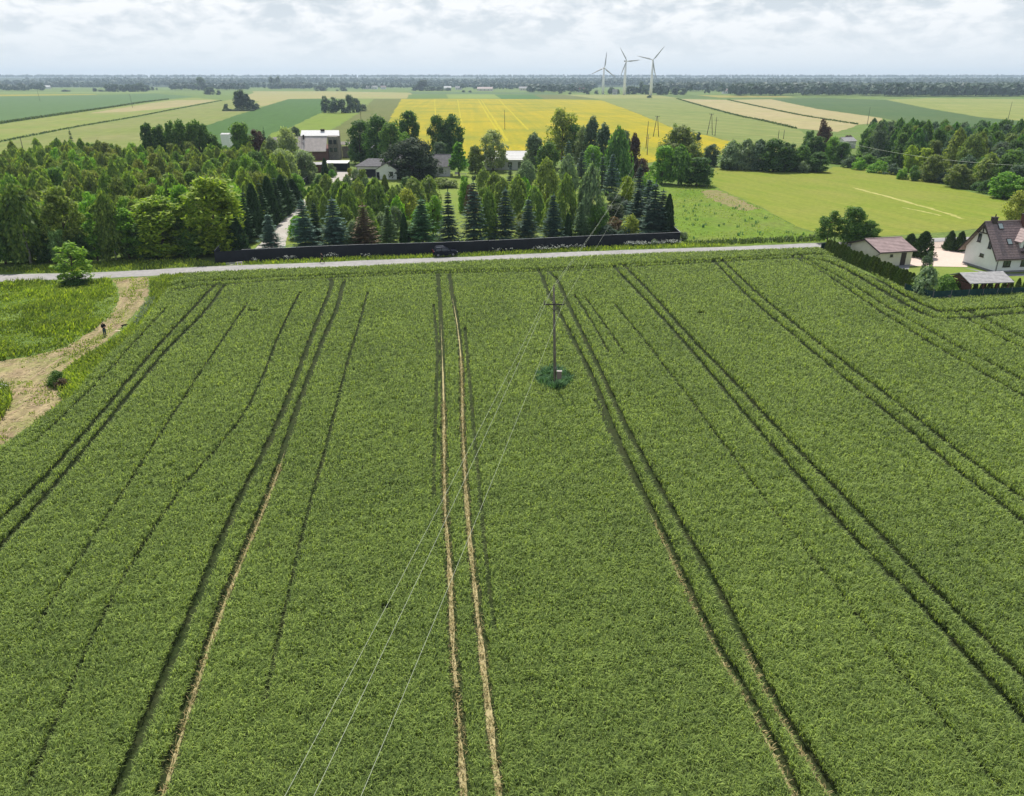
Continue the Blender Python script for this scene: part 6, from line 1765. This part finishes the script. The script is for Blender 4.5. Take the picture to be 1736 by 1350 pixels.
# ------------------------------------------------------------------ wind turbines
def turbine(x, b_, hub, radius_px, angs, yaw, label):
    g_ = P(x, b_); h = H(hub, g_.y)
    o = empty('wind_turbine', g_, label, 'wind turbine', yaw, 'white wind turbines on the horizon')
    b = MB(); b.tube([(0, 0, -0.5), (0, 0, h * 0.5), (0, 0, h)], [2.9, 2.4, 1.7], 20); b.build('tower', M['turbine'], o, True)
    b = MB(); b.box((0, 1.0, h + 0.6), (2.6, 8.5, 2.8)); b.build('nacelle', M['turbine_blade'], o, bevel=0.4)
    b = MB(); b.tube([(0, -5.0, h + 0.6), (0, -4.6, h + 0.6), (0, -3.6, h + 0.6), (0, -3.0, h + 0.6)], [0.3, 0.9, 1.35, 1.35], 14); b.build('hub', M['turbine'], o, True)
    Rb = radius_px / ppm(g_.y, h)
    for a in angs:
        b = MB()
        u = Vector((math.sin(R(a)), 0, math.cos(R(a)))); s_ = Vector((u.z, 0, -u.x))
        prof = [(0.5, 0.85, 0.8), (0.12 * Rb, 1.2, 0.7), (0.22 * Rb, 2.1, 0.45), (0.5 * Rb, 1.6, 0.3), (0.8 * Rb, 1.1, 0.2), (Rb, 0.45, 0.08)]
        vs, fs = [], []
        for d, c, t in prof:
            q = Vector((0, -3.9, h + 0.6)) + u * d
            vs += [q - s_ * c * 0.4, q + Vector((0, -t, 0)), q + s_ * c * 0.9, q + Vector((0, t, 0))]
        for i in range(len(prof) - 1):
            for k in range(4): fs.append((4 * i + k, 4 * i + (k + 1) % 4, 4 * i + 4 + (k + 1) % 4, 4 * i + 4 + k))
        fs += [(3, 2, 1, 0), tuple(4 * (len(prof) - 1) + k for k in range(4))]
        b.add(vs, fs); b.build('blade', M['turbine_blade'], o, True)


turbine(1022, 160, 116, 25, (6, 126, 246), R(8), 'smallest wind turbine, left of the three on the horizon')
turbine(1058, 161, 104.5, 25, (-35, 85, 205), R(22), 'middle wind turbine of the three on the horizon')
turbine(1103, 162, 102.5, 27.5, (40, 166, 283), R(-10), 'nearest wind turbine, right of the three on the horizon')


# ------------------------------------------------------------------ car
def car():
    a, c = P(731, 437.2), P(776, 434.8)
    rz_ = math.atan2(c.y - a.y, c.x - a.x)
    mid = (a + c) / 2
    o = empty('parked_car', mid + Vector((0, 0.9, 0.012)), 'dark blue hatchback with silver roof rails parked before the fence', 'car', rz_)
    # side profile, front at +x
    prof = [(-2.12, 0.32), (-2.16, 0.62), (-2.10, 0.95), (-1.98, 1.12), (-1.70, 1.48), (-1.45, 1.56), (-0.6, 1.60), (0.05, 1.55), (0.45, 1.40), (1.02, 1.04), (1.65, 0.95), (2.02, 0.84), (2.16, 0.62), (2.14, 0.34), (1.9, 0.24), (-1.9, 0.24)]
    b = MB()
    vs, fs = [], []
    ws = (-0.88, -0.80, 0.80, 0.88)
    n = len(prof)
    for w_ in (-0.86, -0.70, 0.70, 0.86):
        for x, z in prof:
            k = 1.0
            if z > 1.0 and abs(w_) > 0.75: k = 1.0 - 0.26 * min(1, (z - 1.0) / 0.6)
            elif abs(w_) < 0.75: k = 1.0 - 0.10 * (z > 1.2)
            vs.append((x * (1.0 if abs(w_) < 0.75 else 0.985), w_ * k, z + (0.02 if (abs(w_) < 0.75 and z > 0.9) else 0)))
    for s_ in range(3):
        for i in range(n):
            fs.append((s_ * n + i, s_ * n + (i + 1) % n, (s_ + 1) * n + (i + 1) % n, (s_ + 1) * n + i))
    fs += [tuple(reversed(range(n))), tuple(3 * n + i for i in range(n))]
    b.add(vs, fs); b.build('body', M['car_paint'], o, bevel=0.05)
    for sy in (-1, 1):
        for xs_ in ([(-1.72, 1.06), (-1.55, 1.42), (-0.72, 1.50), (-0.72, 1.06)], [(-0.64, 1.06), (-0.64, 1.50), (0.02, 1.47), (0.38, 1.34), (0.72, 1.08)]):
            b = MB()
            ps = [(x, sy * (0.865 - 0.26 * 0.86 * min(1, (z - 1.0) / 0.6)), z) for x, z in xs_]
            k = len(ps)
            b.add(ps + [(x, y - sy * 0.03, z) for x, y, z in ps], [tuple(range(k)), tuple(reversed(range(k, 2 * k)))] + [(i, (i + 1) % k, k + (i + 1) % k, k + i) for i in range(k)])
            b.build('side_window', M['car_glass'], o)
        b = MB(); b.tube([(-1.5, sy * 0.60, 1.60), (-1.4, sy * 0.60, 1.67), (-0.2, sy * 0.60, 1.68), (-0.08, sy * 0.60, 1.60)], 0.028, 6); b.build('roof_rail', M['chrome'], o)
        b = MB(); b.box((0.62, sy * 0.95, 1.08), (0.16, 0.2, 0.13)); b.build('mirror', M['car_paint'], o, bevel=0.03)
        b = MB(); b.box((2.03, sy * 0.62, 0.74), (0.18, 0.36, 0.14)); b.build('headlight', M['lamp_clear'], o, bevel=0.03)
        b = MB(); b.box((-2.06, sy * 0.68, 0.98), (0.14, 0.3, 0.2)); b.build('tail_light', M['lamp_red'], o, bevel=0.03)
        for x in (-1.32, 1.32):
            w_ = MB()
            w_.tube([(x, sy * 0.67, 0.33), (x, sy * 0.69, 0.33), (x, sy * 0.87, 0.33), (x, sy * 0.89, 0.33)], [0.27, 0.33, 0.33, 0.28], 20)
            wo = w_.build('wheel', M['tyre'], o, True)
            r_ = MB(); r_.tube([(x, sy * 0.88, 0.33), (x, sy * 0.905, 0.33)], [0.22, 0.20], 16)
            for q in range(5):
                aa = q * 1.2566
                r_.tube([(x, sy * 0.912, 0.33), (x + 0.19 * math.cos(aa), sy * 0.912, 0.33 + 0.19 * math.sin(aa))], 0.028, 4)
            r_.build('rim', M['rim'], wo)
    b = MB(); b.add([(0.50, -0.60, 1.395), (0.50, 0.60, 1.395), (0.98, 0.72, 1.10), (0.98, -0.72, 1.10), (0.50, -0.60, 1.43), (0.50, 0.60, 1.43), (0.99, 0.72, 1.13), (0.99, -0.72, 1.13)],
                    [(0, 1, 2, 3), (7, 6, 5, 4), (0, 4, 5, 1), (1, 5, 6, 2), (2, 6, 7, 3), (3, 7, 4, 0)]); b.build('windscreen', M['car_glass'], o)
    b = MB(); b.add([(-1.96, -0.66, 1.17), (-1.96, 0.66, 1.17), (-1.72, 0.6, 1.46), (-1.72, -0.6, 1.46), (-1.99, -0.66, 1.19), (-1.99, 0.66, 1.19), (-1.75, 0.6, 1.48), (-1.75, -0.6, 1.48)],
                    [(0, 1, 2, 3), (7, 6, 5, 4), (0, 4, 5, 1), (1, 5, 6, 2), (2, 6, 7, 3), (3, 7, 4, 0)]); b.build('rear_window', M['car_glass'], o)
    b = MB(); b.box((2.12, 0, 0.5), (0.1, 1.2, 0.2)); b.build('grille', M['tyre'], o)


car()


# ------------------------------------------------------------------ people and dog
def skin_mesh(name, verts, edges, radii, m, parent, sub=2, root=0):
    me = bpy.data.meshes.new(name)
    me.from_pydata(verts, edges, [])
    me.materials.append(m)
    o = link(name, me, parent)
    sk = o.modifiers.new('skin', 'SKIN'); sk.use_smooth_shade = True
    for i, r_ in enumerate(radii):
        rr_ = r_ if isinstance(r_, tuple) else (r_, r_)
        me.skin_vertices[0].data[i].radius = rr_
        me.skin_vertices[0].data[i].use_root = (i == root)
    sb = o.modifiers.new('sub', 'SUBSURF'); sb.levels = sb.render_levels = sub
    return o


def person(loc, rz, label, h, pose, top, bottom, hair_len=0.0):
    """pose: joint positions for a 1.75 m figure facing -y"""
    o = empty('person', loc, label, 'person', rz)
    k = h / 1.75
    J = {n: Vector(v) * k for n, v in pose.items()}
    V, E, Rd, ix = [], [], [], {}

    def add(n, p, r_):
        ix[n] = len(V); V.append(tuple(p)); Rd.append((r_[0] * k, r_[1] * k) if isinstance(r_, tuple) else r_ * k)
    add('pelvis', J['pelvis'], (0.15, 0.11)); add('waist', J['pelvis'].lerp(J['chest'], 0.45), (0.125, 0.095)); add('chest', J['chest'], (0.165, 0.11)); add('neck', J['neck'], 0.055)
    add('jaw', J['neck'].lerp(J['head'], 0.45), (0.066, 0.075)); add('head', J['head'], (0.078, 0.095)); add('crown', J['head'] + Vector((0, 0, 0.10 * k)), (0.055, 0.065))
    fd = J.get('face', Vector((0, -1, 0)))
    add('nose', J['head'] + fd.normalized() * 0.105 * k + Vector((0, 0, -0.015 * k)), 0.014)
    for s in ('l', 'r'):
        add('hip' + s, J['hip' + s], 0.095); add('knee' + s, J['knee' + s], 0.06); add('ankle' + s, J['ankle' + s], 0.043); add('toe' + s, J['toe' + s], (0.045, 0.03))
        add('sh' + s, J['sh' + s], 0.062); add('elb' + s, J['elb' + s], 0.043); add('wr' + s, J['wr' + s], 0.029)
        d = (J['wr' + s] - J['elb' + s]).normalized()
        sidev = d.cross(fd).normalized() if d.cross(fd).length > 0.1 else Vector((1, 0, 0))
        add('palm' + s, J['wr' + s] + d * 0.07 * k, (0.038, 0.018))
        for f_i, (off, ln) in enumerate(((-0.03, 0.075), (-0.01, 0.088), (0.01, 0.082), (0.03, 0.062))):
            q = J['wr' + s] + d * 0.095 * k + sidev * off * k
            add('f%d%s' % (f_i, s), q, 0.0095); add('g%d%s' % (f_i, s), q + (d * ln + fd * 0.02) * k, 0.0075)
        add('th' + s, J['wr' + s] + (d * 0.06 + sidev * -0.05 + fd * 0.02) * k, 0.0095)
    def ed(a, b_): E.append((ix[a], ix[b_]))
    for a, b_ in (('pelvis', 'waist'), ('waist', 'chest'), ('chest', 'neck'), ('neck', 'jaw'), ('jaw', 'head'), ('head', 'crown'), ('head', 'nose')): ed(a, b_)
    for s in 'lr':
        for a, b_ in (('pelvis', 'hip'), ('hip', 'knee'), ('knee', 'ankle'), ('ankle', 'toe'), ('chest', 'sh'), ('sh', 'elb'), ('elb', 'wr'), ('wr', 'palm'), ('wr', 'th')):
            ed(a if a in ('pelvis', 'chest') else a + s, b_ + s)
        for f_i in range(4):
            ed('palm' + s, 'f%d%s' % (f_i, s)); ed('f%d%s' % (f_i, s), 'g%d%s' % (f_i, s))
    skin_mesh('body', V, E, Rd, M['skin'], o, 2)
    # clothes follow the same skeleton, a little fuller
    jv = [J['pelvis'] + Vector((0, 0, -0.10 * k)), J['pelvis'].lerp(J['chest'], 0.45), J['chest'], J['neck'] + Vector((0, 0, -0.03 * k))]
    jr = [(0.185, 0.145), (0.16, 0.13), (0.185, 0.14), (0.085, 0.085)]
    je = [(0, 1), (1, 2), (2, 3)]
    for s in 'lr':
        b0 = len(jv); jv += [J['sh' + s], J['elb' + s], J['wr' + s].lerp(J['elb' + s], 0.08)]; jr += [0.080, 0.062, 0.05]; je += [(2, b0), (b0, b0 + 1), (b0 + 1, b0 + 2)]
    skin_mesh('jacket', [tuple(v) for v in jv], je, [tuple(np.array(r_) * k) if isinstance(r_, tuple) else r_ * k for r_ in jr], M[top], o, 2)
    tv = [J['pelvis'] + Vector((0, 0, 0.06 * k)), J['pelvis']]; tr = [(0.17, 0.135), (0.18, 0.14)]; te = [(0, 1)]
    for s in 'lr':
        b0 = len(tv); tv += [J['hip' + s], J['knee' + s], J['ankle' + s] + Vector((0, 0, 0.03 * k))]; tr += [0.12, 0.085, 0.07]; te += [(1, b0), (b0, b0 + 1), (b0 + 1, b0 + 2)]
    skin_mesh('trousers', [tuple(v) for v in tv], te, [tuple(np.array(r_) * k) if isinstance(r_, tuple) else r_ * k for r_ in tr], M[bottom], o, 2, 1)
    hb = -fd.normalized()
    hv_ = [J['head'] + hb * 0.03 * k + Vector((0, 0, 0.06 * k)), J['head'] + hb * 0.055 * k, J['head'] + hb * 0.07 * k + Vector((0, 0, -(0.08 + hair_len) * k))]
    skin_mesh('hair', [tuple(v) for v in hv_], [(0, 1), (1, 2)], [(0.115 * k, 0.115 * k), (0.115 * k, 0.095 * k), (0.06 * k, 0.05 * k)], M['hair_dark'], o, 2)
    for s in 'lr':
        skin_mesh('shoe', [tuple(J['ankle' + s] + Vector((0, 0, -0.035 * k))), tuple(J['ankle' + s].lerp(J['toe' + s], 0.5) + Vector((0, 0, -0.01 * k))), tuple(J['toe' + s] + Vector((0, 0, 0.0)))], [(0, 1), (1, 2)],
                  [0.055 * k, (0.052 * k, 0.042 * k), (0.048 * k, 0.036 * k)], M['tyre'], o, 1)
    return o


stand = dict(pelvis=(0, 0, 0.95), chest=(0.0, 0.02, 1.32), neck=(0, 0.0, 1.50), head=(0, -0.02, 1.63), hipl=(-0.09, 0, 0.90), hipr=(0.09, 0, 0.90), kneel=(-0.10, -0.02, 0.49), kneer=(0.10, -0.01, 0.49),
             anklel=(-0.11, 0.02, 0.08), ankler=(0.11, 0.02, 0.08), toel=(-0.13, -0.15, 0.035), toer=(0.13, -0.15, 0.035), shl=(-0.18, 0.01, 1.42), shr=(0.18, 0.01, 1.42),
             elbl=(-0.26, -0.04, 1.15), elbr=(0.25, -0.05, 1.15), wrl=(-0.10, -0.24, 1.13), wrr=(0.09, -0.25, 1.15), face=(0, -1, -0.15))
person(P(178.5, 569.5, 0.016), R(52), 'standing person in black top and blue grey jeans on the straw track', 1.74, stand, 'cloth_black', 'cloth_jeans', 0.12)
walk = dict(pelvis=(0, 0, 0.93), chest=(0, -0.03, 1.30), neck=(0, -0.05, 1.48), head=(0, -0.08, 1.61), hipl=(-0.09, 0, 0.88), hipr=(0.09, 0, 0.88), kneel=(-0.09, -0.26, 0.52), kneer=(0.09, 0.08, 0.47),
            anklel=(-0.09, -0.36, 0.10), ankler=(0.09, 0.38, 0.16), toel=(-0.09, -0.56, 0.06), toer=(0.09, 0.24, 0.04), shl=(-0.18, -0.02, 1.40), shr=(0.18, -0.02, 1.40),
            elbl=(-0.23, 0.14, 1.15), elbr=(0.23, -0.12, 1.14), wrl=(-0.22, 0.05, 0.92), wrr=(0.21, -0.30, 0.98), face=(0, -1, -0.05))
person(P(547, 446.3, 0.012), R(-78), 'person in dark clothes walking along the road past the fence', 1.72, walk, 'cloth_black', 'cloth_black', 0.02)

# the black dog at the edge of the track, head down
d0 = P(211, 556, 0.016)
o = empty('dog', d0, 'black dog sniffing at the edge of the straw track', 'dog', R(35))
o.scale = (0.78, 0.78, 0.78)
V = [(0.0, 0, 0.46), (0.28, 0, 0.47), (-0.26, 0, 0.45), (0.42, 0, 0.50), (0.56, 0, 0.44), (0.68, 0, 0.36), (0.79, 0, 0.32), (-0.38, 0, 0.50), (-0.58, 0, 0.62),
     (0.30, 0.10, 0.38), (0.27, 0.11, 0.21), (0.29, 0.11, 0.05), (0.34, 0.11, 0.025), (0.30, -0.10, 0.38), (0.22, -0.11, 0.21), (0.20, -0.11, 0.05), (0.25, -0.11, 0.025),
     (-0.28, 0.10, 0.36), (-0.20, 0.11, 0.24), (-0.36, 0.11, 0.17), (-0.34, 0.11, 0.03), (-0.28, 0.11, 0.025), (-0.28, -0.10, 0.36), (-0.24, -0.11, 0.24), (-0.42, -0.11, 0.17), (-0.42, -0.11, 0.03), (-0.36, -0.11, 0.025),
     (0.64, 0.07, 0.45), (0.60, 0.10, 0.38), (0.64, -0.07, 0.45), (0.60, -0.10, 0.38)]
E_ = [(0, 1), (0, 2), (1, 3), (3, 4), (4, 5), (5, 6), (2, 7), (7, 8), (1, 9), (9, 10), (10, 11), (11, 12), (1, 13), (13, 14), (14, 15), (15, 16), (2, 17), (17, 18), (18, 19), (19, 20), (20, 21), (2, 22), (22, 23), (23, 24), (24, 25), (25, 26), (5, 27), (27, 28), (5, 29), (29, 30)]
Rd = [(0.12, 0.13), (0.13, 0.16), (0.10, 0.11), 0.10, 0.085, 0.085, 0.04, 0.04, 0.018] + [0.055, 0.035, 0.026, 0.028] * 2 + [0.075, 0.05, 0.028, 0.026, 0.028] * 2 + [0.025, 0.014] * 2
skin_mesh('body', V, E_, Rd, M['fur_black'], o, 2)
bb = P(200.5, 561.5)
b = MB(); b.box((0, 0, 0.02), (0.62, 0.2, 0.03))
q = b.build('board', M['straw_board']); q.location = (bb.x, bb.y, 0.016); q.rotation_euler = (0, 0, 0.15); tag(q, 'pale wooden board lying on the track near the dog', 'board')
# white garden table set under the bright green cone
A = P(785, 299)
o = empty('garden_furniture', A, 'white garden table and bench beside the main house', 'garden furniture', 0.1)
b = MB(); b.box((0, 0, 0.74), (2.2, 1.0, 0.06)); b.build('tabletop', M['roof_white'], o)
for x in (-0.9, 0.9):
    for y in (-0.4, 0.4):
        b = MB(); b.box((x, y, 0.355), (0.07, 0.07, 0.71)); b.build('leg', M['roof_white'], o)
b = MB(); b.box((-1.9, 0.6, 0.6), (1.4, 0.7, 0.08)); b.box((-1.9, 0.95, 0.95), (1.4, 0.06, 0.6)); b.box((-2.5, 0.6, 0.28), (0.08, 0.6, 0.56)); b.box((-1.3, 0.6, 0.28), (0.08, 0.6, 0.56)); b.build('bench', M['roof_white'], o)

# ------------------------------------------------------------------ air
hz = MB(); hz.box((0, 4300, 54.5), (18400, 9200, 111))
hm_, nt, bs = new_mat('thin summer haze')
nt.nodes.remove(bs)
pv = nt.nodes.new('ShaderNodeVolumePrincipled')
pv.inputs['Color'].default_value = (0.66, 0.83, 1.0, 1)
pv.inputs['Density'].default_value = 0.000115
pv.inputs['Anisotropy'].default_value = 0.2
nt.links.new(pv.outputs[0], nt.nodes['Material Output'].inputs['Volume'])
tag(hz.build('haze', hm_), 'thin blue summer haze over the plain', None, None, 'stuff')
